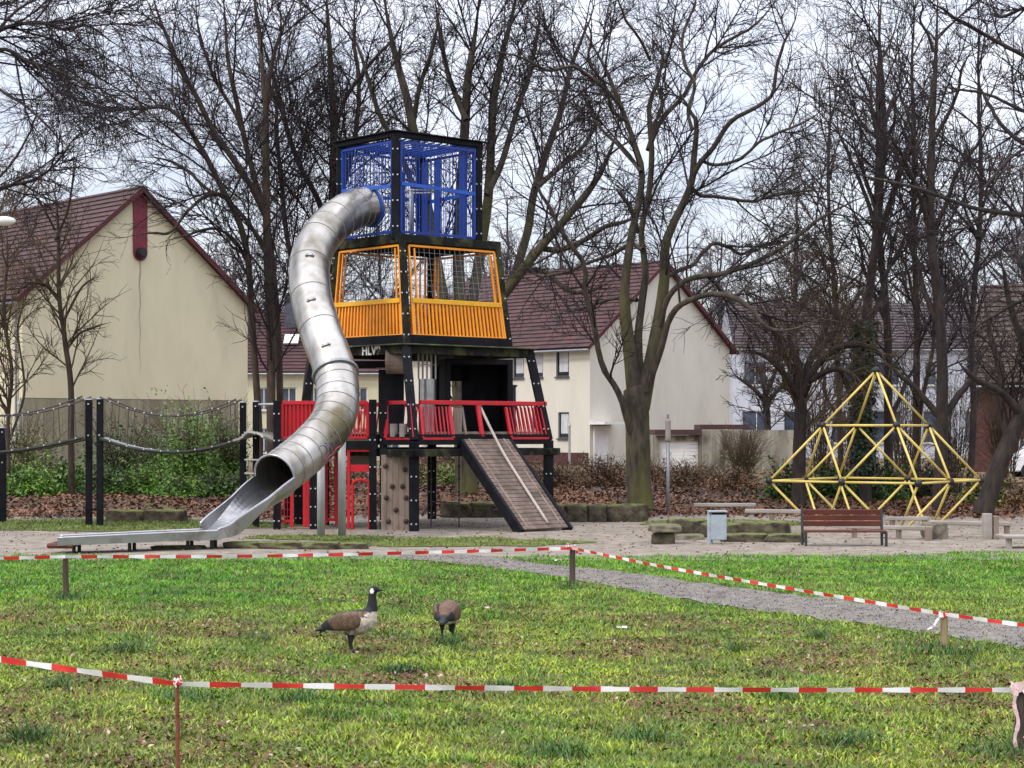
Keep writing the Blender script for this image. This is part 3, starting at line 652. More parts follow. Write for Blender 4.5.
b = MB(); x0, x1 = X(701.5, Y6), X(806, Y6); b.box(((x0 + x1) / 2, Y6 + .1, 1.25), (x1 - x0, .2, 2.1)); o = b.build('garden_wall', M['concrete_pale'], origin=(x0, Y6, .2))
prop(o, 'stained bare concrete wall running on from the garage to the trees', 'wall')
xs_ = X(724, Y6 + 1.5); t = thing('flat_roofed_shed', (xs_, Y6 + 2.5, .2), 'low flat roofed shed showing just above the stained concrete wall', 'shed')
b = MB(); b.box((xs_, Y6 + 2.5, 2.44), (2.4, 3.0, .24)); b.build('roof', M['verge_dark'], t); b = MB(); b.box((xs_, Y6 + 2.5, 1.25), (2.3, 2.8, 2.1)); b.build('wall', M['concrete'], t)
# parked car far off between the trunks
t = thing('parked_car', (X(1016, 78), 78, .35), 'small white parked car with a red tail light beyond the leaning trunk', 'car')
def loft(b, secs, mi=0):
    n = len(secs[0]); vs = [p for s in secs for p in s]
    fs = [(i * n + j, i * n + (j + 1) % n, (i + 1) * n + (j + 1) % n, (i + 1) * n + j) for i in range(len(secs) - 1) for j in range(n)]
    b.add(vs, fs + [tuple(reversed(range(n))), tuple((len(secs) - 1) * n + j for j in range(n))], mi)
cx = X(1016, 78); prof = [(-.55, .25), (-.55, .75), (.1, .95), (.7, 1.42), (2.4, 1.45), (3.1, 1.0), (3.5, .85), (3.55, .3)]
b = MB(); loft(b, [[(cx + a, 77.2 + d, .35 + z) for a, z in prof] for d in (0, 1.6)]); b.build('body', M['car_white'], t, bevel=.06)
for a, z in ((.3, 0), (2.8, 0)):
    for d in (77.2, 78.7):
        b = MB(); b.tube([(cx + a, d - .02, .65), (cx + a, d + .18, .65)], .31, 16); b.build('wheel', M['tyre'], t)
b = MB(); b.add([(cx + .85, 77.185, 1.35), (cx + 2.5, 77.185, 1.35), (cx + 2.3, 77.185, 1.70), (cx + .95, 77.185, 1.70)], [(0, 1, 2, 3)]); b.build('side_window', M['glass_dark'], t)
b = MB(); b.box((cx - .52, 77.3, 1.02), (.12, .3, .2)); b.build('tail_light', M['car_red'], t)
# ------------------------------------------------------------------ play tower
TZ = Vector((0, 0, 1))
TW = thing('play_tower', (-2.3, 46.2, 0), 'black timber play tower with red, orange and blue storeys and a metal tube slide', 'play tower')
def level(fx, fy, R, L, z):
    f = Vector((fx, fy, z)); r = Vector((*R, 0)); l = Vector((*L, 0)); return dict(F=f, R=f + r, B=f + r + l, L=f + l)
GL = level(-2.218, 43.0, (3.10, 3.0), (-2.95, 3.0), 0.0)
DK = level(-2.218, 43.0, (3.10, 3.0), (-2.95, 3.0), 2.1)
LG = level(-2.438, 43.7, (2.85, 2.6), (-2.35, 2.6), 4.25)
OB = level(-2.43, 43.95, (2.36, 2.1), (-2.0, 2.1), 4.48)
OT = level(-2.55, 44.2, (2.18, 1.85), (-1.68, 1.9), 6.70)
BB = level(-2.72, 44.35, (1.92, 1.7), (-1.46, 1.7), 6.85)
BT = level(-2.72, 44.35, (1.92, 1.7), (-1.46, 1.7), 9.15)
ORDER = [('L', 'F'), ('F', 'R'), ('R', 'B'), ('B', 'L')]
def post(a, b, w=.20, nb=4, name='post', m='black_wood', par=None, bolts=True):
    a, b = Vector(a), Vector(b); x = MB(); cen = Vector((-2.3, 46.2, 0)); out = Vector((-0.05, -1, 0))
    x.beam(a, b, w, w, side=(1, 0.12, 0))
    if bolts:
        d = (b - a)
        for i in range(nb):
            for s in (-.055, .055):
                p = a + d * ((i + .5) / nb) + Vector((s, -w / 2 - .004, 0)); x.tube([p + Vector((0, .01, 0)), p + Vector((0, -.012, 0))], .022, 8, mi=1)
    return x.build(name, [M[m], M['bolt']], par or TW, bevel=.012)
for k in 'FRLB':
    g = GL[k].copy(); g.z = G(g.x, g.y) - .1
    post(g, DK[k] - TZ * .05, .22, 4)
    post(DK[k] - TZ * .05, LG[k] + TZ * .0, .20, 4)
    post(OB[k] - TZ * .22, OT[k], .17, 5, m='black_mossy')
    post(BB[k] - TZ * .1, BT[k], .19 if k == 'F' else .15, 4)
def ring(LV, dz, h, w, name, m, ext=0.0, out=0.0):
    for a, b in ORDER:
        x = MB(); p, q = LV[a] + TZ * dz, LV[b] + TZ * dz; d = (q - p).normalized()
        n = Vector((d.y, -d.x, 0)) * out
        x.beam(p - d * ext + n, q + d * ext + n, w, h); x.build(name, M[m], TW, bevel=.01)
ring(DK, -.02, .24, .13, 'deck_beam', 'black_wood', -.09)
ring(DK, -.32, .17, .18, 'moss_beam', 'black_mossy', .30, .02)
ring(LG, -.09, .20, .14, 'ledge_beam', 'black_mossy', -.05)
ring(LG, .025, .03, .34, 'ledge_board', 'mossy_top', .08, .03)
ring(OB, -.10, .26, .12, 'storey_beam', 'black_wood', -.06)
ring(OT, .06, .20, .17, 'upper_beam', 'black_mossy', .06)
ring(BB, .0, .07, .10, 'cage_beam', 'black_wood', -.05)
ring(BT, .05, .11, .16, 'roof_beam', 'black_wood', .06)
ring(BT, .125, .03, .28, 'roof_board', 'black_wood', .12)
def floor_of(LV, dz, name, m, th=.05, sh=0.02):
    x = MB(); c = sum((LV[k] for k in 'FRBL'), Vector()) / 4
    lo = [c + (LV[k] - c) * (1 - sh) + TZ * (dz - th) for k in 'FRBL']; hi = [p + TZ * th for p in lo]
    x.add(lo + hi, [(3, 2, 1, 0), (4, 5, 6, 7)] + [(i, (i + 1) % 4, 4 + (i + 1) % 4, 4 + i) for i in range(4)]); return x.build(name, M[m], TW)
floor_of(DK, .16, 'deck_floor', 'wood_grey'); floor_of(OB, .0, 'middle_floor', 'black_wood'); floor_of(OT, .14, 'upper_floor', 'black_wood', .06)

class Face:
    def __init__(s, lo, hi, a, b, out=0.0):
        s.c = (lo[a], lo[b], hi[a], hi[b]); d = (lo[b] - lo[a]).normalized(); s.n = Vector((d.y, -d.x, 0)); s.o = s.n * out; s.d = d
    def __call__(s, u, v):
        a, b, c, d = s.c; p = a + (b - a) * u; q = c + (d - c) * u; return p + (q - p) * v + s.o
# orange storey
for a, b in ORDER:
    f = Face(OB, OT, a, b, .02); x = MB(); e0, e1 = .055, .955
    for (p, q, w) in (((e0, .012), (e1, .012), .05), ((e0, .955), (e1, .955), .05), ((e0, .012), (e0, .955), .05), ((e1, .012), (e1, .955), .05), ((e0 + .055, .40), (e0 + .055, .93), .04), ((e1 - .055, .40), (e1 - .055, .93), .04)):
        x.beam(f(*p), f(*q), w, w, side=f.n)
    pan = x.build('orange_frame', M['orange'], TW, bevel=.006)
    x = MB(); x.beam(f(e0, .375) + f.n * .02, f(e1, .375) + f.n * .02, .06, .11, side=f.n); x.build('yellow_rail', M['yellow_rail'], pan, bevel=.008)
    x = MB(); n = 25 if (a, b) in (('F', 'R'), ('R', 'B')) else 21
    for i in range(n):
        u = e0 + (e1 - e0) * (i + .5) / n; x.beam(f(u, .02), f(u, .36), .028, .052, side=f.n)
    x.build('slat_panel', M['orange'], pan)
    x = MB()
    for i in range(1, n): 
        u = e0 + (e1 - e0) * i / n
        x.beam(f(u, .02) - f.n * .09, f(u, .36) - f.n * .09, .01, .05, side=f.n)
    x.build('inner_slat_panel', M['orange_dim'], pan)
    x = MB()
    for i in range(1, 15):
        u = e0 + .05 + (e1 - e0 - .1) * i / 15; x.tube([f(u, .42), f(u, .95)], .005, 4, cap=False)
    for i in range(1, 9):
        v_ = .42 + .53 * i / 9; x.tube([f(e0 + .05, v_), f(e1 - .05, v_)], .005, 4, cap=False)
    x.build('wire_mesh', M['zinc'], pan)
# blue storey
for a, b in ORDER:
    f = Face(BB, BT, a, b, .0); x = MB(); e0, e1 = .06, .94
    for (p, q) in (((e0, .04), (e1, .04)), ((e0, .955), (e1, .955)), ((e0, .04), (e0, .955)), ((e1, .04), (e1, .955))): x.beam(f(*p), f(*q), .055, .055, side=f.n)
    pan = x.build('blue_frame', M['blue'], TW)
    x = MB(); x.beam(f(e0, .53) + f.n * .02, f(e1, .50) + f.n * .02, .05, .085, side=f.n); x.build('blue_rail', M['blue_rail'], pan)
    x = MB(); n = 20 if a in 'FB' and b in 'RL' and (a, b) != ('L', 'F') else 16
    for i in range(1, n):
        u = e0 + (e1 - e0) * i / n
        x.tube([f(u, .50 if (a, b) == ('L', 'F') else .05), f(u, .95)], .011, 5, cap=False)
    x.build('bar_lattice', M['blue'], pan)
def board(f, u, wd, v0, v1, name='blue_board', m='blue'):
    x = MB(); x.beam(f(u, v0) - f.n * .1, f(u, v1) - f.n * .1, .03, wd, side=f.n); return x.build(name, M[m], TW)
fb = Face(BB, BT, 'R', 'B'); board(fb, .22, .24, .05, .93); board(fb, .66, .20, .05, .93); board(fb, .90, .24, .05, .93)
fb = Face(BB, BT, 'B', 'L'); board(fb, .28, .2, .05, .8); 
c = sum((BT[k] for k in 'FRBL'), Vector()) / 4
x = MB()
for i in range(12):
    u = (i + .5) / 12; x.beam(BT['F'].lerp(BT['R'], u) - TZ * .03, BT['L'].lerp(BT['B'], u) - TZ * .03, .03, .03)
x.build('roof_lattice', M['blue'], TW)
x = MB(); pc = at(411, 0, 45.2); pc = Vector((pc.x, 45.3, 0)); x.tube([pc + TZ * 6.9, pc + TZ * 8.05], .05, 10)
x.tube([pc + TZ * 7.98 + Vector((math.cos(q) * .36 + .2, math.sin(q) * .3, 0)) for q in np.linspace(0, 6.283, 20)], .022, 6, cap=False); x.build('steel_pole', M['pole_grey'], TW, smooth=True)

# deck storey: red railings
fr = Face(DK, LG, 'F', 'R', .05)
RT = .40     # top of the railing as a share of the storey
def px_u(px, f=fr, v=0.2):
    lo, hi = -.3, 1.3
    for _ in range(40):
        m_ = (lo + hi) / 2; p = f(m_, v); q = 512 + p.x * F / p.y
        if q < px: lo = m_
        else: hi = m_
    return lo
def rail(f, u0, u1, zt=.385, zb=.01, slats=0, posts=True, top=True, name='red_railing', deep=.03, wide=.075):
    x = MB(); 
    if top: x.beam(f(u0, zt), f(u1, zt), .06, .085, side=f.n)
    x.beam(f(u0, zb), f(u1, zb), .05, .05, side=f.n)
    if posts:
        for u in (u0, u1): x.beam(f(u, zb + .01), f(u, zt - .02), .06, wide, side=f.n)
    r = x.build(name, M['red'], TW, bevel=.006)
    if slats:
        x = MB()
        for i in range(1, slats):
            u = u0 + (u1 - u0) * i / slats; x.beam(f(u, zb + .01), f(u, zt - .02), .022, deep, side=f.n)
        x.build('slat_panel', M['red'], r)
    return r
x = MB(); x.beam(fr(px_u(419, v=.4), .388) + fr.n * .03, fr(px_u(545, v=.4), .388) + fr.n * .03, .07, .10, side=fr.n); x.build('red_handrail', M['red'], TW, bevel=.01)
rail(fr, px_u(421), px_u(451), .365, zb=.0, slats=8, top=False)
x = MB(); x.beam(fr(px_u(480), .02), fr(px_u(477, v=.4), .37), .07, .10, side=fr.n); x.build('red_post', M['red'], TW, bevel=.01)
rail(fr, px_u(508), px_u(547), .365, zb=.0, slats=10, top=False)
x = MB(); x.beam(fr(px_u(453), .03) - fr.n * .04, fr(px_u(453), .34) - fr.n * .04, .04, .05, side=fr.n); x.beam(fr(px_u(465), .03) - fr.n * .04, fr(px_u(465), .34) - fr.n * .04, .04, .05, side=fr.n)
x.beam(fr(px_u(453), .35) - fr.n * .04, fr(px_u(465), .35) - fr.n * .04, .04, .04, side=fr.n); x.obox(fr(px_u(459), .18) - fr.n * .06, fr.d * .13, fr.n * .015, TZ * .33); x.build('wood_hatch', M['wood_grey'], TW)
fl = Face(DK, LG, 'L', 'F', .05)
rail(fl, px_u(386, fl), px_u(411, fl), .385, zb=.0, wide=.11)
for q in (393, 402):
    x = MB(); p = fl(px_u(q, fl), .02); x.tube([p, p + TZ * .3], [.085, .09], 10); x.build('wood_peg', M['wood_pale'], TW)
for (a, b) in (('R', 'B'), ('B', 'L')): rail(Face(DK, LG, a, b, .03), .06, .94, slats=26)
# dark rooms on the deck
def frame_box(c, ux, uy, w, d, h, t, name, m, back=True, sidep=(1,)):
    c = Vector(c); ux, uy = Vector(ux).normalized(), Vector(uy).normalized(); x = MB()
    P_ = lambda i, j, z: c + ux * (w / 2 * i) + uy * (d / 2 * j) + TZ * z
    for i in (-1, 1):
        for j in (-1, 1): x.beam(P_(i, j, 0), P_(i, j, h), t, t, side=ux)
    for j in (-1, 1): x.beam(P_(-1, j, h - t / 2), P_(1, j, h - t / 2), t * .98, t, side=uy); 
    for i in (-1, 1): x.beam(P_(i, -1, h - t / 2), P_(i, 1, h - t / 2), t * .98, t, side=ux)
    o = x.build(name, M[m], TW, bevel=.01)
    y_ = MB()
    if back: y_.obox(P_(.35, 1, h * .52), ux * w * .30, uy * .02, TZ * h * .46); y_.obox(P_(-.8, 1, h * .5), ux * w * .09, uy * .02, TZ * h * .48); y_.obox(P_(-.4, 1, h * .86), ux * w * .2, uy * .02, TZ * h * .13)
    for s in sidep: y_.obox(P_(s, 0, h * .5), ux * .02, uy * d * .47, TZ * h * .47)
    y_.obox(P_(0, 0, h - .03), ux * w * .47, uy * d * .47, TZ * .02); y_.build('wall_panel', M[m], o); return o
ur = (DK['R'] - DK['F']).normalized(); ul = (DK['L'] - DK['F']).normalized()
p = at(474, 0, 46.2); frame_box((p.x, 46.2, 2.15), (1, .22, 0), (-.22, 1, 0), 1.52, 1.2, 1.85, .13, 'booth', 'black_wood', sidep=(-1, 1))
p = at(368, 0, 45.9); frame_box((p.x, 45.9, 2.15), (1, -.15, 0), (.15, 1, 0), 1.25, 1.0, 1.80, .13, 'side_booth', 'black_wood', back=False, sidep=(1,))
x = MB(); p = at(391, 0, 44.9); x.obox((p.x, 45.0, 2.95), (.30, .02, 0), (0, .03, 0), (0, 0, .78)); x.build('dark_panel', M['black_wood'], TW)
x = MB(); p = at(395, 361, 44.3); x.tube([p + Vector((-.21, 0, 0)), p + Vector((.21, 0, 0))], .30, 20); x.build('wood_roller', M['wood_grey'], TW)
x = MB(); p = at(427, 0, 44.8); x.tube([Vector((p.x, 44.8, 2.16)), Vector((p.x, 44.8, 3.5))], .20, 20); x.build('chrome_drum', M['steel_bright'], TW, smooth=False)
x = MB()
for q in range(5): x.tube([Vector((p.x - .2 + q * .1, 44.8, 3.5)), Vector((p.x - .2 + q * .1, 44.8, 4.2))], .022, 6)
x.build('drum_lattice', M['pole_grey'], TW)
x = MB(); p = at(511, 0, 46.6); x.box((p.x, 46.6, 2.75), (.24, .24, 1.2)); x.box((p.x, 46.6, 3.38), (.3, .3, .05)); x.build('corner_cabinet', M['slate'], TW)
# graffiti tag on the ledge beam
cu = bpy.data.curves.new('tag', 'FONT'); cu.body = "HLV9"; cu.size = .30; cu.extrude = .004; cu.align_x = 'CENTER'; cu.offset = .008
ob = bpy.data.objects.new('tag', cu); COL.objects.link(ob); bpy.context.view_layer.update()
me = bpy.data.meshes.new_from_object(ob.evaluated_get(bpy.context.evaluated_depsgraph_get())); bpy.data.objects.remove(ob)
fg = Face(LG, OB, 'L', 'F', .0)
def decal(me, name, p, ex, ez, m, par):
    ex, ez = Vector(ex).normalized(), Vector(ez).normalized(); ez = (ez - ex * ez.dot(ex)).normalized(); n = ex.cross(ez)
    me = me.copy(); me.transform(Matrix((ex, ez, n)).transposed().to_4x4()); me.transform(Matrix.Translation(Vector(p) - ORG[par.name])); return link_mesh(me, name, M[m], par)
d = (LG['F'] - LG['L']).normalized(); n = Vector((d.y, -d.x, 0)); pc = LG['L'].lerp(LG['F'], .655) - TZ * .185 + n * .078
decal(me, 'graffiti', pc, d, TZ, 'graffiti', TW)

# platform beside the deck, with the red enclosure
PX0, PX1, PYF, PYB = at(277, 0, 43.7).x, at(378, 0, 43.7).x, 43.7, 45.9
for (x_, y_, zt) in ((PX0, PYF, 2.98), (PX1 - .12, PYF, 3.0), (PX1 + .12, PYF + .05, 3.0), (at(313, 0, 43.7).x, PYF + .1, 2.0), (PX0, PYB, 2.98), (at(322, 0, 45).x, PYB, 2.0)):
    post((x_, y_, -.1), (x_, y_, zt), .17, 5)
x = MB(); x.box(((PX0 + PX1) / 2, (PYF + PYB) / 2, 2.08), (PX1 - PX0 - .2, PYB - PYF, .05)); x.build('platform_floor', M['wood_grey'], TW)
x = MB(); x.beam((PX0, PYF, 1.95), (PX1, PYF, 1.95), .12, .20); x.build('platform_beam', M['black_wood'], TW, bevel=.01)
x = MB(); x.beam((PX0, PYF + .1, 1.95), (PX0, PYB, 1.95), .12, .20); x.build('platform_beam', M['black_wood'], TW, bevel=.01)
def zf(x0, x1, y): 
    lo = dict(L=Vector((x0, y, 2.1)), F=Vector((x1, y, 2.1))); hi = dict(L=Vector((x0, y, 4.25)), F=Vector((x1, y, 4.25))); return Face(lo, hi, 'L', 'F', .0)
f = zf(PX0 + .12, at(318, 0, PYF).x, PYF); r = rail(f, 0, 1, slats=9)
x = MB(); x.obox((f(.5, .2) + Vector((0, .06, 0))), Vector(((f(1, 0) - f(0, 0)).x / 2 - .03, 0, 0)), Vector((0, .01, 0)), TZ * .38); x.build('red_panel', M['red'], r)
f = zf(at(320, 0, PYF).x, PX1 - .24, PYF); r = rail(f, 0, 1, slats=15)
x = MB(); x.obox((f(.2, .2) + Vector((0, .06, 0))), Vector((.22, 0, 0)), Vector((0, .01, 0)), TZ * .38); x.build('red_panel', M['red'], r)
f = zf(PX0 + .12, PX1, PYB); rail(f, 0, 1, slats=18)
# red frames below
def red_frame(px0, px1, z0, z1, Y, arch=False, mesh=True):
    a, b_ = at(px0, 0, Y).x, at(px1, 0, Y).x; x = MB(); t = .07
    x.box((a + t / 2, Y, (z0 + z1) / 2), (t, .06, z1 - z0)); x.box((b_ - t / 2, Y, (z0 + z1) / 2), (t, .06, z1 - z0))
    x.box(((a + b_) / 2, Y, z1 - t / 2), (b_ - a - 2 * t, .055, t))
    if arch:
        w_ = (b_ - a); c_ = Vector(((a + b_) / 2, Y, 1.05)); r_ = w_ / 2 - .13
        x.tube([c_ + Vector((-r_, 0, -1.05))] + [c_ + Vector((-r_ * math.cos(q), 0, r_ * .55 * math.sin(q))) for q in np.linspace(0, math.pi, 12)] + [c_ + Vector((r_, 0, -1.05))], .035, 6)
        x.box(((a + b_) / 2, Y, 1.42), (w_ - 2 * t, .03, .16))
    else: x.box(((a + b_) / 2, Y, z0 + t / 2 + .1), (b_ - a - 2 * t, .055, t))
    o = x.build('red_frame', M['red'], TW, bevel=.006)
    if mesh:
        x = MB(); n = max(3, int((b_ - a) / .07))
        for i in range(1, n): x.tube([(a + (b_ - a) * i / n, Y, z0 + .1), (a + (b_ - a) * i / n, Y, z1 - .04)], .010, 5, cap=False)
        for z in np.arange(z0 + .25, z1, .16 if not arch else 9): x.tube([(a + .04, Y, z), (b_ - .04, Y, z)], .008, 4, cap=False)
        x.build('red_lattice', M['red'], o)
red_frame(278, 293.5, .06, .85, 43.8); red_frame(303, 309.5, .06, 1.9, 43.85); red_frame(324, 338, .06, 1.75, 44.6); red_frame(347, 375, -.02, 1.87, 43.7, arch=True, mesh=False)
x = MB(); a, b_ = at(350, 0, 45.8).x, at(374, 0, 45.8).x; x.box(((a + b_) / 2, 45.8, 1.5), (b_ - a, .04, .4)); x.build('pale_board', M['wood_pale'], TW)
# climbing wall
Yc = 43.55; a, b_ = at(381, 0, Yc).x, at(411, 0, Yc).x; x = MB()
for i in range(5): x.box((a + (b_ - a) * (i + .5) / 5, Yc, .86), ((b_ - a) / 5 - .006, .06, 1.74))
cw = x.build('climbing_wall', M['wood_grey'], TW, bevel=.008)
for (q, r_) in [(.15, .15), (.8, .2), (.38, .42), (.72, .42), (.18, .57), (.84, .57), (.5, .73), (.25, .88), (.84, .88)]:
    x = MB(); x.ball((a + (b_ - a) * q, Yc - .04, 1.74 * (1 - r_) + .0), .06, sc=(1, .7, 1)); x.build('hold', M['hold'], cw, smooth=True)
# ramp
T0, T1 = DK['F'].lerp(DK['R'], px_u(463, v=0)), DK['F'].lerp(DK['R'], px_u(508.5, v=0)); T0.z = T1.z = 2.12
dirn = Vector((1.40, -1.52, 0)); B0, B1 = T0 + dirn, T1 + dirn; B0.z = B1.z = .06
sl = (B0 - T0); x = MB(); n = 24
for i in range(n):
    p, q = T0 + sl * ((i + .5) / n), T1 + sl * ((i + .5) / n); x.beam(p, q, sl.length / n - .012, .045, side=sl)
rp = x.build('ramp', M['wood_plank'], TW, bevel=.005)
nn = (T1 - T0).normalized(); dn_ = sl.normalized().cross(nn); 
for p in (T0 - nn * .05, T1 + nn * .05):
    x = MB(); x.beam(p - TZ * .12, p + sl - TZ * .10 + Vector((0, 0, .02)), .09, .24, side=nn); x.build('side_beam', M['black_wood'], rp, bevel=.01)
for k_ in (.12, .88):
    x = MB(); p = T0.lerp(T1, k_) + TZ * .035; x.beam(p, p + sl, .05, .02, side=nn); x.build('edge_strip', M['wood_grey'], rp)
pr = at(479.5, 404, 44.75); x = MB(); p = T0.lerp(T1, .60)
pts = [pr, pr + Vector((.12, -.16, -.28)), p + sl * .2 + TZ * .16, p + sl * .5 + TZ * .10, p + sl * .97 + TZ * .06]
x.tube([Vector(q) for q in spline(pts, 24)], .032, 8); x.build('rope', M['rope_pale'], rp, smooth=True)
# slide
SP = [(372, 206, 45.35), (352, 210, 44.9), (328, 228, 44.1), (311, 257, 43.2), (311, 295, 42.3), (322, 335, 41.5), (334, 368, 40.9), (338, 398, 40.4), (331, 424, 39.9), (311, 447.5, 39.35), (288, 467, 38.65), (268, 481, 37.95), (250, 494, 37.2)]
SC3 = [Vector(q) for q in spline([at(*q) for q in SP], 90)]
def sweep(b, pts, prof, mi=0, close=True):
    """prof(i) -> list of (side, up) offsets"""
    rows = []; 
    for i, p in enumerate(pts):
        t = (pts[min(i + 1, len(pts) - 1)] - pts[max(i - 1, 0)]).normalized(); s_ = t.cross(TZ).normalized(); up = s_.cross(t)
        rows.append([p + s_ * a + up * c_ for a, c_ in prof(i)])
    n = len(rows[0]); vs = [q for r in rows for q in r]
    m_ = n if close else n - 1
    b.add(vs, [(i * n + j, i * n + (j + 1) % n, (i + 1) * n + (j + 1) % n, (i + 1) * n + j) for i in range(len(rows) - 1) for j in range(m_)], mi); return rows
R_ = .455; NR = 28; END = 80
circ = lambda r: [(r * math.cos(a), r * math.sin(a)) for a in np.linspace(0, 2 * math.pi, NR, endpoint=False)]
x = MB()
def tr(i):      # segments lap over each other: a small step at every joint
    return circ(R_ + .012 * ((i % 6) / 6.0 if i < 42 else (i % 3) / 3.0))
sweep(x, SC3[:END], lambda i: tr(i)); sweep(x, SC3[:END], lambda i: list(reversed(circ(R_ - .02))))
slide = x.build('tube_slide', M['steel'], TW, smooth=False)
for p in slide.data.polygons: p.use_smooth = True
x = MB(); i0 = 46
t_ = (SC3[i0 + 1] - SC3[i0 - 1]).normalized(); sweep(x, [SC3[i0] - t_ * .03, SC3[i0] - t_ * .03, SC3[i0] + t_ * .03, SC3[i0] + t_ * .03], lambda i: circ([R_ - .01, R_ + .055, R_ + .055, R_ - .01][i])); x.build('flange', M['zinc'], slide)
x = MB(); t_ = (SC3[1] - SC3[0]).normalized(); s_ = t_.cross(TZ).normalized(); up = s_.cross(t_); x.tube([SC3[1] + (s_ * math.cos(a) + up * math.sin(a)) * (R_ + .02) for a in np.linspace(0, 6.2832, 30)], .035, 6, cap=False); x.build('collar', M['blue_rail'], slide)
# seam lines where the tube's rings overlap
for i in [*range(3, 21, 3), *range(24, 42, 6), *range(48, END - 2, 3)]:
    t_ = (SC3[i + 1] - SC3[i - 1]).normalized(); s_ = t_.cross(TZ).normalized(); up = s_.cross(t_)
    x = MB(); x.tube([SC3[i] + (s_ * math.cos(a) + up * math.sin(a)) * (R_ + .008) for a in np.linspace(0, 6.2832, 30)], .006, 5, cap=False); x.build('joint_seam', M['pole_grey'], slide)
# open chute and run-out, walls falling away to the end
E0 = SC3[END - 1]
tE = (SC3[END - 1] - SC3[END - 4]).normalized(); upE = tE.cross(TZ).normalized().cross(tE)
CP = [E0 - upE * R_, (E0 - upE * R_).lerp(at(222, 532, 36.3), .5), at(222, 532, 36.3), at(212, 537, 36.1), at(198, 538, 36.0), at(160, 539.2, 35.85), at(110, 541.2, 35.6), at(58, 543.3, 35.4)]
CC = [Vector(q) for q in spline(CP, 60)]
# centre line of the floor of the chute, tube radius above it at the mouth
def uprof(i):
    f_ = i / 59; hw = R_ * (1 - .22 * smooth(0, .30, f_)); ht = np.interp(f_, [0, .06, .14, .28, .40, 1], [R_ * 1.0, .42, .33, .26, .15, .12]); lift = 0.0 
    pr_ = []
    for a in np.linspace(0, 1, 11):
        th_ = math.pi + a * math.pi; k_ = smooth(0, .30, f_)
        cx_, cz_ = hw * math.cos(th_), R_ * (1 + math.sin(th_))
        sx, sz = (a - .5) * 2 * hw, 0.0 if 0.05 < a < .95 else 0.0
        pr_.append((float(cx_ * (1 - k_) + sx * k_), float(lift + cz_ * (1 - k_) + sz * k_)))
    l, r = pr_[0], pr_[-1]
    pr_ = [(l[0] - .005, lift + max(ht, 0))] + pr_ + [(r[0] + .005, lift + max(ht, 0))]
    out_ = [(a * 1.05 + (.02 if a > 0 else -.02), c_ - .025) for a, c_ in reversed(pr_)]; out_[0] = (out_[0][0], out_[0][1] + .025); out_[-1] = (out_[-1][0], out_[-1][1] + .025)
    return pr_ + out_
x = MB(); sweep(x, CC, uprof); ch = x.build('chute', M['steel_bright'], slide)
for i, p in enumerate(ch.data.polygons): p.use_smooth = False
# bright rim at the mouth and down both edges
x = MB(); t_ = (SC3[END - 1] - SC3[END - 3]).normalized(); s_ = t_.cross(TZ).normalized(); up = s_.cross(t_)
x.tube([E0 + (s_ * math.cos(a) + up * math.sin(a)) * R_ for a in np.linspace(-.05, math.pi + .05, 24)], .026, 8)
for sgn in (0, 12):
    pts = []
    for i, p in enumerate(CC):
        tt = (CC[min(i + 1, 59)] - CC[max(i - 1, 0)]).normalized(); ss = tt.cross(TZ).normalized(); uu_ = ss.cross(tt); a_, c_ = uprof(i)[sgn]; pts.append(p + ss * a_ + uu_ * c_)
    x.tube(pts, .022, 6)
x.build('rim', M['steel_bright'], slide, smooth=True)
e = CC[-1]; x = MB(); x.tube([e + Vector((.35, .30, -.03)), e + Vector((-.1, .28, -.03)), e + Vector((-.1, -.28, -.03)), e + Vector((.35, -.30, -.03))], .05, 8); x.build('end_bumper', M['bench_red'], slide)
for f_ in (.42, .62, .80, .95):
    p = CC[int(f_ * 59)]
    for s in (-.22, .22):
        x = MB(); x.tube([(p.x, p.y + s, -.1), (p.x, p.y + s, p.z - .02)], .035, 8); x.build('foot', M['node_black'], slide)
for (px, Y, zt) in ((321, 40.9, 2.5), (342, 41.2, 2.6)):
    x = MB(); p = at(px, 0, Y); x.tube([(p.x, Y, -.1), (p.x, Y, zt + (.2 if px > 330 else -.4))], .085, 14); x.build('support_pole', M['pole_grey'], slide, smooth=True)
# grip plates riveted on the tube
for i in (25, 33, 42):
    t_ = (SC3[i + 1] - SC3[i - 1]).normalized(); view = (Vector((0, 0, H)) - SC3[i]).normalized(); n_ = (view - t_ * view.dot(t_)).normalized(); s_ = t_.cross(n_)
    x = MB(); p = SC3[i] + n_ * (R_ + .02); x.obox(p, s_ * .11, t_ * .035, n_ * .012)
    for k_ in (-.06, .06): x.tube([p + s_ * k_, p + s_ * k_ + n_ * .03], .018, 6)
    x.build('rivet_plate', M['pole_grey'], slide)
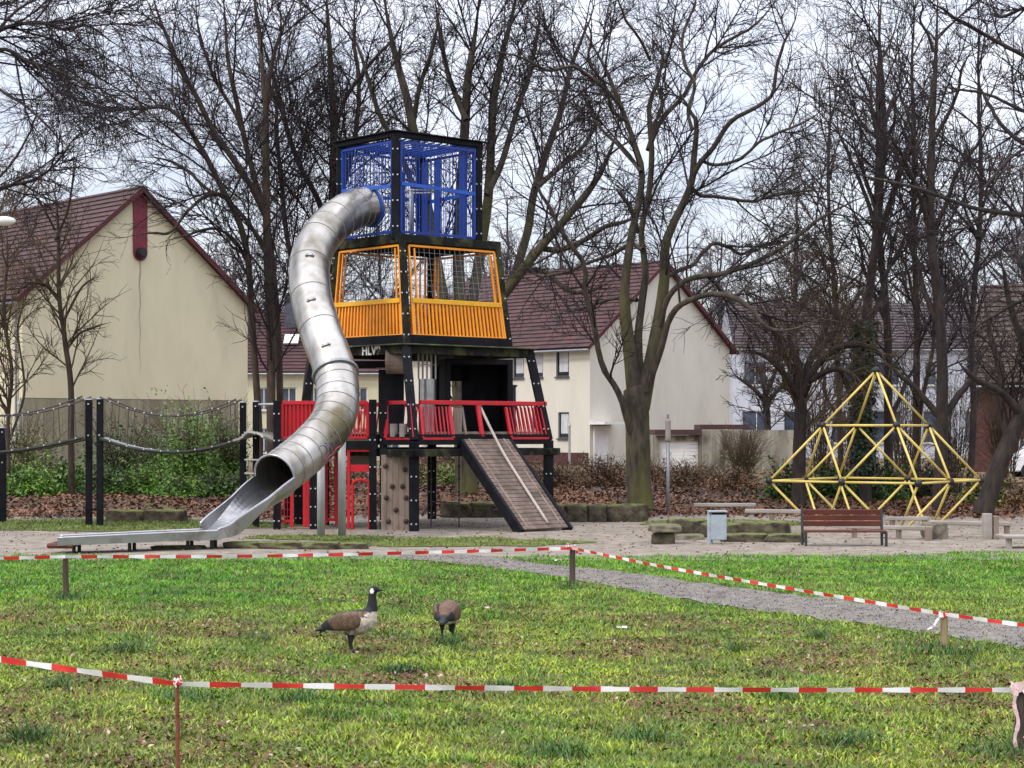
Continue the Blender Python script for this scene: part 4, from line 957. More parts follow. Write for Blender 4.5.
# scribble on the tube
i = 66; t_ = (SC3[i + 1] - SC3[i - 1]).normalized(); view = (Vector((0, 0, H)) - SC3[i]).normalized(); n_ = (view - t_ * view.dot(t_)).normalized(); s_ = n_.cross(t_)
def on_tube(a, th_): 
    q = SC3[i] + t_ * a; return q + (n_ * math.cos(th_) + s_ * math.sin(th_)) * (R_ + .016)
x = MB(); sgn = 1 if s_.z < 0 else -1
th0 = .55 * sgn
x.tube([on_tube(.28 + .14 * math.cos(q), th0 + .30 * sgn * math.sin(q)) for q in np.linspace(.8, 5.6, 14)], .011, 5)
x.tube([on_tube(a_, th0 + d_ * sgn) for a_, d_ in [(.1, -.25), (.06, .3), (-.02, -.1), (-.08, .3), (-.14, -.3), (-.2, .25), (-.26, -.3), (-.3, .2)]], .011, 5); x.build('scribble', M['graffiti_purple'], slide)
x = MB(); x.tube([on_tube(a_, th0 + d_ * sgn) for a_, d_ in [(.3, .5), (.15, .42), (.0, .5), (-.12, .4), (-.3, .48)]], .02, 5); x.build('red_scribble', M['graffiti_red'], slide)

# things hung under the deck
t = thing('disc_swing', (at(501, 0, 44.6).x, 44.6, .3), 'small black disc swing seat hanging from a rope beside the wooden ramp', 'swing')
p = Vector((at(501, 0, 44.6).x, 44.6, 0)); x = MB(); x.tube([p + TZ * .34, p + TZ * .36, p + TZ * .44], [.10, .19, .19], 16); x.build('seat', M['node_black'], t)
x = MB(); x.tube([p + TZ * .44, p + TZ * 1.75], .012, 6); x.build('rope', M['rope'], t)
t = thing('rope_ladder', (at(445, 0, 44.4).x, 44.4, 0), 'knotted dark rope ladder hanging in the shade under the tower deck', 'rope ladder')
for q in (431, 459):
    x = MB(); p = Vector((at(q, 0, 44.6).x, 44.6, 0)); x.tube([p, p + TZ * 1.75], .016, 6)
    for z in np.arange(.25, 1.7, .3): x.ball(p + TZ * z, .035, nu=8, nv=5)
    x.build('side_rope', M['rope'], t)
for z in (.3, .62):
    x = MB(); x.tube([(at(431, 0, 44.6).x, 44.6, z), (at(459, 0, 44.6).x, 44.6, z - .03)], .016, 6); x.build('rung', M['rope'], t)

# ------------------------------------------------------------------ rope bridges and their posts
YB = 45.3
def bpost(px, Y, ztop, label, w=.155):
    p = at(px, 0, Y); t = thing('bridge_post', (p.x, Y, G(p.x, Y)), label, 'post', 'black posts of the rope bridge')
    x = MB(); x.beam((p.x, Y, G(p.x, Y) - .2), (p.x, Y, ztop), w, w, side=(1, .1, 0)); x.build('shaft', M['black_wood'], t, bevel=.014)
    x = MB(); x.tube([(p.x, Y, ztop), (p.x, Y, ztop + .03)], [w * .6, w * .45], 10); x.build('cap', M['zinc'], t)
    x = MB()
    for z in (ztop - .1, ztop - .85): x.tube([(p.x, Y - w / 2 - .015, z), (p.x, Y - w / 2 + .01, z)], .02, 8)
    x.build('bolt', M['bolt'], t); return t
bpost(89, YB, 3.02, 'black square post of the rope bridge, paired with one on its tower side')
bpost(100, YB - .35, 3.03, 'black square post of the rope bridge, paired with one on its house side')
bpost(243, YB - .2, 2.95, 'black post at the tower end of the rope bridge, outer of two')
bpost(256, YB - .6, 2.96, 'black post at the tower end of the rope bridge, next to the red enclosure')
bpost(3, YB + 1.6, 2.35, 'black post of the rope bridge at the edge of the picture')
def bridge(x0, x1, Y, z0, z1, sag, label):
    t = thing('rope_bridge', ((x0 + x1) / 2, Y, 1.6), label, 'rope bridge', 'rope bridges')
    L = lambda z, s, n=26: lambda k: (lambda f_: z(f_) - s * 4 * f_ * (1 - f_))(k)
    zdeck = lambda f_: (z0 + (z1 - z0) * f_) - sag * 4 * f_ * (1 - f_)
    x = MB(); n = 34
    for i in range(n):
        f0, f1 = i / n, (i + .93) / n; xa, xb = x0 + (x1 - x0) * f0, x0 + (x1 - x0) * f1; s_ = Vector((0, 1, 0))
        x.beam((xa, Y, zdeck(f0)), (xb, Y, zdeck(f1)), .9, .045, side=s_)
    dk_ = x.build('deck', M['belt_top'], t)
    for s in (-.47, .47):
        x = MB(); x.tube([(x0 + (x1 - x0) * f_, Y + s, zdeck(f_) + .0) for f_ in np.linspace(0, 1, 30)], .045, 6); x.build('edge_rope', M['belt'], t)
        x = MB(); hz = lambda f_: zdeck(f_) + .98 - .12 * math.sin(math.pi * f_); x.tube([(x0 + (x1 - x0) * f_, Y + s, hz(f_)) for f_ in np.linspace(0, 1, 30)], .022, 6); x.build('hand_rope', M['rope'], t)
        x = MB(); m_ = 8
        for i in range(m_):
            f_ = (i + .6) / m_; f2 = f_ + random.uniform(-.02, .02); x.tube([(x0 + (x1 - x0) * f_, Y + s, zdeck(f_)), (x0 + (x1 - x0) * f2, Y + s, hz(f2))], .012, 5)
        x.build('hanger_rope_net', M['rope'], t)
        x = MB()
        for i in range(m_):
            f_ = (i + .6) / m_; x.ball((x0 + (x1 - x0) * f_, Y + s, hz(f_)), .026, nu=8, nv=5); x.ball((x0 + (x1 - x0) * f_, Y + s - .03, zdeck(f_) + .02), .022, nu=8, nv=5)
        x.build('clamp_rope_mesh', M['bolt'], t)
bridge(at(104, 0, YB).x, at(239, 0, YB).x, YB, 2.1, 2.05, .30, 'sagging rope bridge between the black post pair and the tower')
bridge(at(-42, 0, YB).x, at(85, 0, YB).x, YB + .2, 1.72, 2.12, .10, 'rope bridge rising from the picture edge up to the black post pair')
t = thing('rung_ladder', (at(250, 0, 44.9).x, 44.9, 0), 'pale rungs between the black bridge posts beside the red enclosure', 'ladder')
for z in (1.6, 1.28, .95, .6):
    x = MB(); x.tube([(at(245, 0, 44.7).x, 44.7, z), (at(275, 0, 44.0).x, 44.0, z)], .022, 8); x.build('rung', M['pole_grey'], t)
x = MB(); x.tube([(at(259, 0, 44.6).x, 44.6, 2.9), (at(276, 0, 43.9).x, 43.9, 2.9)], .025, 8); x.build('handrail', M['pole_grey'], t)
x = MB(); pts = [Vector(q) for q in spline([at(245, 438, 44.9), at(258, 434, 44.6), at(268, 437, 44.2), at(276, 443, 43.9)], 12)]
for i in range(11): x.beam(pts[i], pts[i + 1], .8, .05, side=(.1, 1, 0))
x.build('landing', M['belt_top'], t)
# ------------------------------------------------------------------ stones
def rock(c, size, rz, m, label, seed, group=None, name='boulder', rough=.10, cat='stone'):
    r = np.random.default_rng(seed); n = 7; pts = {}; vs = []; fs = []
    def vid(i, j, k):
        key = (i, j, k)
        if key not in pts:
            p = np.array([i, j, k], float) / (n - 1) * 2 - 1; q = p / max(np.linalg.norm(p), 1e-6) * 1.25; p = p * .80 + q * .20
            ph = waves(np.array([p[0] * 3 + seed]), np.array([p[1] * 3 + p[2] * 2.1]), 3.0)[0]; ph2 = waves(np.array([p[2] * 3 + seed * 2]), np.array([p[0] * 2 - p[1] * 2]), 1.4)[0]
            p = p * (1 + rough * ph + rough * .5 * ph2); ca, sa = math.cos(rz), math.sin(rz)
            x_, y_, z_ = p * np.array(size) / 2; pts[key] = len(vs); vs.append((c[0] + ca * x_ - sa * y_, c[1] + sa * x_ + ca * y_, c[2] + size[2] * .46 + z_))
        return pts[key]
    for a in range(n - 1):
        for b_ in range(n - 1):
            for (f, rev) in ((lambda u, v: (u, v, 0), 1), (lambda u, v: (u, v, n - 1), 0), (lambda u, v: (u, 0, v), 0), (lambda u, v: (u, n - 1, v), 1), (lambda u, v: (0, u, v), 1), (lambda u, v: (n - 1, u, v), 0)):
                q = [vid(*f(a, b_)), vid(*f(a + 1, b_)), vid(*f(a + 1, b_ + 1)), vid(*f(a, b_ + 1))]; fs.append(tuple(reversed(q)) if rev else tuple(q))
    b = MB(); b.add(vs, fs); o = b.build(name, M[m], origin=tuple(c), smooth=True)
    s = o.modifiers.new('s', 'SUBSURF'); s.levels = s.render_levels = 1
    return prop(o, label, cat, group)
def rock_px(px0, px1, py, hpx, depth, m, label, seed, rz=0, Y=None, **k):
    Y = Y or gY(py); x0, x1 = at(px0, 0, Y).x, at(px1, 0, Y).x; y = Y + depth / 2
    return rock(((x0 + x1) / 2, y, G((x0 + x1) / 2, y) - .06 if 'z' not in k else k.pop('z')), (x1 - x0, depth, hpx * Y / F + .06), rz, m, label, seed, **k)
g1 = 'moss-topped stone blocks along the bank'
for i, (a, b_) in enumerate([(104, 143), (143, 182)]): rock_px(a, b_, 524.5, 13, .5, 'stone_moss', ['long low mossy stone just beside the black bridge posts', 'long low mossy stone on the leaf bank nearer the metal slide'][i], 3 + i, Y=47.2)
for i, (a, b_) in enumerate([(540, 566), (566, 588), (588, 607), (607, 648)]): rock_px(a, b_, 523, 18.5, .6, 'stone_moss', 'squared mossy stone block in the low row before the big oak' if i < 3 else 'longest squared mossy stone block right at the foot of the big oak', 20 + i, Y=47.3, group=g1 if i < 3 else None, rough=.06)
for i, (a, b_) in enumerate([(443, 470), (470, 504)]): rock_px(a, b_, 519, 16, .6, 'stone_moss', 'mossy stone block lying in the shade under the tower deck', 30 + i, Y=49.5, group='stones under the deck')
rock_px(653, 676, 545, 12, .5, 'stone_moss', 'dark squat stone carrying a flat slab beside the sandy path', 40, Y=38.2, rough=.06)
rock((at(664, 0, 38.5).x, 38.5, .24), (.62, .75, .16), .1, 'stone', 'flat pale slab resting on a dark squat stone', 41, rough=.07, cat='stone slab')
for i, (a, b_, py, h_, d_, Y_, lb) in enumerate([
    (668, 706, 540, 17, .6, 41.2, 'rugged mossy stone of the raised bed, on the slab side of the bin'),
    (704, 744, 540, 15, .6, 40.4, 'rugged mossy stone of the raised bed directly behind the bin'),
    (742, 790, 541, 18, .7, 40.2, 'tall rugged mossy stone of the raised bed nearest the bench'),
    (724, 768, 545, 9, .5, 38.9, 'low flat stone on the ground between bin and bench'),
    (766, 806, 545, 9, .5, 38.8, 'low flat stone running in under the end of the bench'),
    (676, 706, 543, 6, .5, 39.6, 'small pale flat stone lying among red leaves beside the bin')]):
    rock_px(a, b_, py, h_, d_, 'stone_moss' if i != 5 else 'stone', lb, 50 + i, Y=Y_)
rock_px(737, 768, 524, 12, .6, 'stone', 'round topped stone on the raised bed under the long beam', 60, Y=42.8)
rock_px(752, 792, 529, 10, .5, 'stone_moss', 'flat topped stone stacked on the raised bed close to the bench', 61, Y=42.0)
for i, (a, b_, py, h_) in enumerate([(222, 262, 551, 7), (260, 300, 551, 8), (298, 338, 550.5, 8), (334, 366, 549.5, 7), (150, 200, 552, 4)]):
    rock_px(a, b_, py, h_, .45, 'stone_moss', ['low dark edging stone in front of the slide run-out, first from its mouth', 'low dark edging stone under the slide mouth', 'low dark edging stone before the red frames', 'low dark edging stone, last before the turf island', 'thin flat edging stone below the slide run-out'][i], 70 + i, Y=gY(py), rough=.12)
rock((at(935, 0, 40).x, 40, -.03), (.42, .4, .40), .3, 'stone', 'small dark round boulder beside the beam stump', 80)

# ------------------------------------------------------------------ bench, bin, beams
Yb = 37.7; x0, x1 = at(803, 0, Yb).x, at(886, 0, Yb).x; xm = (x0 + x1) / 2
t = thing('park_bench', (xm, Yb, 0), 'park bench with reddish brown boards on dark metal legs', 'bench')
x = MB()
for i in range(3): x.obox((xm, Yb + .30 + i * .012, .43 + i * .115), ((x1 - x0) / 2 - .02, 0, 0), (0, .018, 0.003), (0, -.006, .052))
x.build('backrest', M['bench_red'], t, bevel=.008)
x = MB()
for i in range(4): x.box((xm, Yb - .16 + i * .115, .295), (x1 - x0 - .04, .095, .035))
x.build('seat', M['bench_red'], t, bevel=.008)
for X_ in (x0 + .03, x1 - .03):
    x = MB(); x.beam((X_, Yb - .18, -.05), (X_, Yb - .18, .28), .05, .05); x.beam((X_, Yb + .25, -.05), (X_, Yb + .33, .73), .05, .05, side=(1, 0, 0)); x.beam((X_, Yb - .2, .26), (X_, Yb + .26, .26), .05, .04, side=(1, 0, 0)); x.build('leg', M['bench_frame'], t, bevel=.006)
Yn = 38.2; xn = at(716.5, 0, Yn).x
t = thing('litter_bin', (xn, Yn, 0), 'pale blue-grey metal litter bin on a post before the mossy stones', 'bin')
x = MB(); x.tube([(xn - .13, Yn + .02, -.05), (xn - .13, Yn + .02, .66)], .055, 10); x.build('post', M['bin'], t)
x = MB(); w_, d_ = .30, .26; cx = xn + .035
for (px, py, sx, sy) in ((0, -d_ / 2, w_, .015), (0, d_ / 2, w_, .015), (-w_ / 2, 0, .015, d_ - .016), (w_ / 2, 0, .015, d_ - .016)): x.box((cx + px, Yn + py, .35), (sx, sy, .54 if py >= 0 and px == 0 else .50))
x.box((cx, Yn, .10), (w_ - .02, d_ - .02, .02)); x.build('body', M['bin'], t, bevel=.006)
x = MB(); x.box((cx - .02, Yn, .665), (w_ + .08, d_ + .05, .03)); x.build('lid', M['bin'], t, bevel=.008)
x = MB(); x.box((cx, Yn + .05, .62), (w_ - .03, d_ - .12, .06)); x.build('slot', M['node_black'], t)
def beam_thing(pa, Ya, pb, Yb_, label, posts_, w=.16, h=.09, m='wood_pale', name='balance_beam'):
    a = at(pa[0], pa[1], Ya); b_ = at(pb[0], pb[1], Yb_); t = thing(name, ((a.x + b_.x) / 2, (a.y + b_.y) / 2, 0), label, 'balance beam')
    x = MB(); x.beam(a, b_, w, h); x.build('bar', M[m], t, bevel=.02)
    for f_ in posts_:
        p = a.lerp(b_, f_); x = MB(); x.beam((p.x, p.y, -.05), (p.x, p.y, p.z - h / 2), .10, .10, side=(1, 0, 0)); x.build('post', M['wood_grey'], t)
    return t
beam_thing((694, 505), 46, (756, 505), 46, 'short pale beam on one post behind the mossy stone bed', [.45])
beam_thing((745, 511), 43, (881, 512.5), 42.5, 'long pale balance beam passing behind the bench', [.2, .85])
beam_thing((846, 526.5), 40.6, (932, 528.5), 39.6, 'lowest pale balance beam starting behind the bench', [.1, .62, .97])
beam_thing((886, 518.5), 43.6, (929, 518.5), 43.2, 'shortest pale beam right below the yellow climbing frame', [.15, .9])
beam_thing((929, 522.5), 40.8, (1011, 524), 40.4, 'pale beam running to the two grey stumps', [.0, .95])
for (px, dz, w_, lb) in ((987, .55, .17, 'thicker squared grey stump holding the end of the beam'), (995.5, .50, .11, 'thinner reddish stump just past the thicker grey stump')):
    p = at(px, 0, 39.9); x = MB(); x.beam((p.x, 39.9, -.05), (p.x, 39.9, dz), w_, w_, side=(1, .2, 0)); o = x.build('beam_stump', M['wood_pale' if w_ > .15 else 'wood_grey'], origin=(p.x, 39.9, 0), bevel=.02); prop(o, lb, 'stump')
p = at(928.5, 0, 39.4); x = MB(); x.beam((p.x, 39.4, -.05), (p.x, 39.4, .30), .13, .13, side=(1, .1, 0)); o = x.build('beam_stump', M['wood_grey'], origin=(p.x, 39.4, 0), bevel=.02); prop(o, 'short grey stump between the low beam and the dark boulder', 'stump')
p = at(1022, 0, 37.2); t = thing('low_platform', (p.x, 37.2, 0), 'low weathered timber platform on stubby legs at the sand edge', 'platform')
x = MB()
for i in range(6): x.box((p.x, 37.2 - .35 + i * .14, .22), (.85, .13, .05))
x.build('deck', M['wood_pale'], t, bevel=.008)
for a_ in (-.33, .1, .36):
    x = MB(); x.box((p.x + a_, 36.92, .085), (.10, .10, .21)); x.build('leg', M['wood_pale'], t)
# ------------------------------------------------------------------ yellow climbing frame
FN = at(918.4, 483.5, 43.0); va, vb_, hz_ = Vector((1.087, 1.54, 0)), Vector((-1.54, 1.087, 0)), 1.32
t = thing('climbing_frame', (FN.x - .45, 45.6, 0), 'yellow tubular climbing pyramid with black ball joints', 'climbing frame')
N3 = {(i, j): FN + va * i + vb_ * j for i in range(3) for j in range(3)}
N2 = {(i, j): FN + va * (i + .5) + vb_ * (j + .5) + TZ * hz_ for i in range(2) for j in range(2)}
N4 = {k: v_ - TZ * hz_ * 2 for k, v_ in N2.items()}; N1 = FN + va + vb_ + TZ * hz_ * 2
E = [(N1, v_) for v_ in N2.values()] + [(N2[a], N2[b_]) for a, b_ in (((0, 0), (1, 0)), ((1, 0), (1, 1)), ((1, 1), (0, 1)), ((0, 1), (0, 0)))]
for (i, j), v_ in N2.items():
    for di in (0, 1):
        for dj in (0, 1):
            if (i + di, j + dj) == (1, 1): continue
            E += [(v_, N3[i + di, j + dj]), (N4[i, j], N3[i + di, j + dj])]
del N3[1, 1]
for (i, j) in N3:
    if i < 2 and j != 1: E.append((N3[i, j], N3[i + 1, j]))
    if j < 2 and i != 1: E.append((N3[i, j], N3[i, j + 1]))
for a, b_ in E:
    x = MB(); d = (b_ - a).normalized(); x.tube([a + d * .07, b_ - d * .07], .028, 10); x.build('strut', M['tube_yellow'], t, smooth=True)
for p in [N1, *N2.values(), *N3.values()]:
    x = MB(); x.ball(p, .09, nu=12, nv=8); x.build('ball_joint', M['node_black'], t, smooth=True)
# ------------------------------------------------------------------ posts and lamps
p = at(668, 0, 51); z0 = G(p.x, 51); t = thing('lamp_post', (p.x, 51, z0), 'slim grey lamp post with a pale head before the garages', 'lamp post')
x = MB(); x.tube([(p.x, 51, z0 - .2), (p.x, 51, 2.0)], .045, 12); x.build('pole', M['zinc'], t, smooth=True)
x = MB(); x.tube([(p.x, 51, 2.0), (p.x, 51, 2.02), (p.x, 51, 2.55), (p.x, 51, 2.60)], [.05, .075, .075, .05], 12); x.build('head', M['wood_pale'], t)
x = MB(); x.tube([(p.x, 51, 2.6), (p.x, 51, 2.72)], .035, 8); x.build('cap', M['zinc'], t)
for px, Y, za, lb in ((569.5, 72, 2.45, 'thin grey pole standing before the beige house beside the ramp'), (19, 66, 3.2, 'thin grey pole before the concrete base of the cream house')):
    p = at(px, 0, Y); x = MB(); x.tube([(p.x, Y, .1), (p.x, Y, za)], .045, 8); x.tube([(p.x, Y, za), (p.x, Y, za + .12)], [.07, .03], 8); o = x.build('thin_pole', M['pole_grey'], origin=(p.x, Y, .3)); prop(o, lb, 'pole')
p = at(-60, 0, 42); t = thing('street_lamp', (p.x, 42, 0), 'street lamp whose pale blurred head reaches in before the tiled roof', 'street lamp')
x = MB(); x.tube([(p.x, 42, -.1), (p.x, 42, 6.8), (p.x + .3, 42, 7.05), (p.x + 1.0, 42, 7.05)], [.09, .06, .05, .045], 10); x.build('pole', M['zinc'], t, smooth=True)
hd = at(4, 221, 42); x = MB(); x.ball(hd, .14, sc=(1.9, 1, .75), nu=16, nv=10); x.build('head', M['white_paint'], t, smooth=True)
# ------------------------------------------------------------------ barrier tape and its stakes
def stake(px, base, top, m, label, r, Y=None, name='stake', h=None):
    Y = Y or gY(base); p = at(px, 0, Y); z1 = H + (HOR - top) * Y / F; zb = G(p.x, Y)
    t = thing(name, (p.x, Y, zb), label, 'stake')
    x = MB(); n = 7; lean = random.uniform(-.012, .012)
    x.tube([(p.x + lean * i / n + random.uniform(-.003, .003), Y, zb - .1 + (z1 - zb + .1) * i / n) for i in range(n + 1)], [r * random.uniform(.93, 1.05) for _ in range(n)] + [r * .85], 10)
    x.build('shaft', M[m], t, smooth=False); return t, Vector((p.x, Y, z1))
def wrap(t, p, r, dz=0.05, m='tape_white', n=3):
    x = MB(); pts = [p + Vector((math.cos(q) * r, math.sin(q) * r, -dz + .012 * q / 6.28 + random.uniform(-.012, .012))) for q in np.linspace(0, 6.28 * n, 14 * n)]
    for i in range(len(pts) - 1): x.beam(pts[i], pts[i + 1], .05, .004, side=TZ, mi=(i // 9) % 2)
    x.build('tape_wrap', [M[m], M['tape_red' if m == 'tape_white' else 'tape_pink']], t)
def tail(t, p, dirs, m='tape_white', w=.05, name='tape_end'):
    x = MB(); pts = [p]
    for d in dirs: pts.append(pts[-1] + Vector(d))
    pts = [Vector(q) for q in spline(pts, 14)]
    for i in range(len(pts) - 1): x.beam(pts[i], pts[i + 1] + (pts[i + 1] - pts[i]) * .1, w * (1 - .35 * abs(math.sin(i * .9))), .003, side=(1, .4 * math.sin(i), .2), mi=0)
    x.build(name, M[m], t)
def tape(pts, label, stripe=.27, w=.055, n=None, tilt=.25, phase=0.0, thin=()):
    pts = np.array([list(p) for p in pts]); L = np.linalg.norm(np.diff(pts, axis=0), axis=1).sum(); n = int(L / stripe * 3)
    P_ = spline(pts, n + 1); x = MB(); k = 0
    v = P_[-1] - P_[0]; sd_ = Vector((v[1], -v[0], 0)).normalized()
    def row(i):
        a = .12 + .16 * math.sin(i * .21 + phase) + .12 * math.sin(i * .63 + phase * 2); c = Vector(P_[i]); up = TZ * math.cos(a) + sd_ * math.sin(a); wd = w / 2 * (1 - .25 * (math.sin(i * .57 + phase) ** 4)); o_ = sd_ * .0012
        return [c + up * wd + o_, c - up * wd + o_, c - up * wd - o_, c + up * wd - o_]
    rows_ = [row(i) for i in range(n + 1)]
    x.v = [tuple(p) for r in rows_ for p in r]
    for i in range(n):
        for j in range(4): x.f.append((i * 4 + j, i * 4 + (j + 1) % 4, i * 4 + 4 + (j + 1) % 4, i * 4 + 4 + j)); x.m.append((i // 3) % 2)
    x.f += [(0, 1, 2, 3), (n * 4 + 3, n * 4 + 2, n * 4 + 1, n * 4)]; x.m += [0, 0]
    o = x.build('barrier_tape', [M['tape_white'], M['tape_red']], origin=tuple(pts[0])); return prop(o, label, 'barrier tape', 'red and white barrier tape')
s1, q1 = stake(178, 790, 674, 'rust', 'thin rusty iron rod holding up the front tape', .014, Y=12.3)
s2, q2 = stake(1019, 751, 683, 'stake_dark', 'dark wooden stake with loose pink and white tape hanging from it', .04)
s3, q3 = stake(66, 600, 555, 'stake_dark', 'weathered wooden stake standing alone in the grass before the slide run-out', .042)
s4, q4 = stake(572, 586.5, 546, 'stake_dark', 'dark wooden stake with a knot of tape at the bend of the path', .045)
s5, q5 = stake(944, 650, 612, 'stake', 'short pale wooden stake with a torn white tape end by the path', .042)
wrap(s2, q2, .055, .05, 'tape_pink', 3); wrap(s4, q4, .058, .03, 'tape_white', 2); wrap(s5, q5, .052, .03, 'tape_white', 1); wrap(s1, q1 - TZ * .06, .02, .0, 'tape_white', 2)
tail(s2, q2 + Vector((-.03, -.05, -.05)), [(-.02, -.01, -.1), (.03, 0, -.12), (-.03, -.01, -.12), (.02, 0, -.08)], 'tape_pink', .034)
tail(s2, q2 + Vector((.02, -.06, -.04)), [(.05, -.01, -.1), (.0, 0, -.14), (-.05, -.01, -.1)], 'tape_white', .03); tail(s2, q2 + Vector((.05, -.05, -.05)), [(.03, -.01, -.13), (-.03, 0, -.12), (.04, -.01, -.09)], 'tape_pink', .034)
tail(s5, q5 + Vector((-.04, -.05, -.03)), [(-.05, -.02, -.05), (-.04, -.02, -.06), (-.06, 0, -.03)], 'tape_white', .028)
tail(s4, q4 + Vector((.03, -.05, -.01)), [(.03, -.02, -.04), (.02, 0, -.05)], 'tape_red', .05); tail(s4, q4 + Vector((-.03, -.06, .02)), [(-.03, -.02, .02), (-.03, 0, -.05)], 'tape_pink', .034)
pa = at(-200, 630, 13.0); h1 = q1 - TZ * .065
tape([pa, at(-60, 650.5, 12.8), at(60, 668, 12.5), h1], 'barrier tape coming in from the picture edge to the thin rusty rod', .20, .042)
h2 = q2 - TZ * .05; tape([h1, h1.lerp(h2, .33) - TZ * .012, h1.lerp(h2, .66) - TZ * .012, h2], 'long barrier tape from the rusty rod to the dark stake with loose tape', .205, .037, phase=1.3)
tape([h2, h2 + Vector((.9, .15, .05))], 'short barrier tape end leaving the dark stake with loose tape', .2, .05, phase=2)
pb = at(-330, 563, 24.8); h3 = q3 - TZ * .02 + Vector((0, -.045, 0))
tape([pb, pb.lerp(h3, .5) - TZ * .02, h3], 'barrier tape from the picture edge to the lone stake before the slide run-out', .2, .05, phase=.5)
h4 = q4 - TZ * .03 + Vector((0, -.05, 0)); tape([h3, h3.lerp(h4, .35) - TZ * .035, h3.lerp(h4, .7) - TZ * .025, h4], 'long barrier tape stretched in front of the tower between two stakes', .2, .05, phase=.9)
h5 = q5 - TZ * .02 + Vector((0, -.045, 0)); tape([h4, h4.lerp(h5, .33) - TZ * .03, h4.lerp(h5, .66) - TZ * .02, h5], 'barrier tape slanting along the path from the dark stake to the short pale stake', .2, .043, phase=.2)
h6 = at(1260, 655, 16.5); tape([h5, h5.lerp(h6, .5) - TZ * .01, h6], 'barrier tape running on from the short pale stake past the path', .2, .043, phase=1.7)
# ------------------------------------------------------------------ two geese
def bake_body(b, vox, name, colf, parent):
    me = bpy.data.meshes.new('raw'); me.from_pydata([tuple(Vector(p) - ORG[parent.name]) for p in b.v], [], b.f); o = bpy.data.objects.new('raw', me); COL.objects.link(o)
    r = o.modifiers.new('r', 'REMESH'); r.mode = 'VOXEL'; r.voxel_size = vox; s = o.modifiers.new('s', 'SMOOTH'); s.factor = .5; s.iterations = 3
    bpy.context.view_layer.update(); m2 = bpy.data.meshes.new_from_object(o.evaluated_get(bpy.context.evaluated_depsgraph_get())); bpy.data.objects.remove(o); m2.name = name
    n = len(m2.polygons); c = np.empty(n * 3, np.float32); m2.polygons.foreach_get('center', c); c = c.reshape(n, 3); nn_ = np.empty(n * 3, np.float32); m2.polygons.foreach_get('normal', nn_)
    col = colf(c, nn_.reshape(n, 3)); a = m2.attributes.new('col', 'FLOAT_COLOR', 'FACE'); a.data.foreach_set('color', np.concatenate([col, np.ones((n, 1))], 1).astype(np.float32).ravel())
    m2.polygons.foreach_set('use_smooth', np.ones(n, bool)); return link_mesh(m2, name, M['feather'], parent)
def etube(b, pts, r, sz=None, k=16):
    """tube with elliptic sections: r across, sz vertical factor"""
    pts = [Vector(p) for p in pts]; n = len(pts); vs = []
    for i, p in enumerate(pts):
        t = (pts[min(i + 1, n - 1)] - pts[max(i - 1, 0)]).normalized(); s = Vector((0, 1, 0)); s = (s - t * s.dot(t)).normalized(); u = s.cross(t)
        for j in range(k):
            a = 2 * math.pi * j / k; vs.append(p + s * math.cos(a) * r[i] + u * math.sin(a) * r[i] * (sz[i] if sz else 1))
    fs = [(i * k + j, i * k + (j + 1) % k, (i + 1) * k + (j + 1) % k, (i + 1) * k + j) for i in range(n - 1) for j in range(k)] + [tuple(reversed(range(k))), tuple((n - 1) * k + j for j in range(k))]
    b.add(vs, fs)
BRN, BLK, BUF, WHT = np.array([.105, .060, .036]), np.array([.010, .010, .012]), np.array([.42, .36, .29]), np.array([.70, .68, .64])
def wing_of(w, pts, r, sz):
    P_ = spline(pts, 40); t_ = np.linspace(0, 1, len(r)); q = np.linspace(0, 1, 40); etube(w, [tuple(p) for p in P_], list(np.interp(q, t_, r)), list(np.interp(q, t_, sz)), 28)
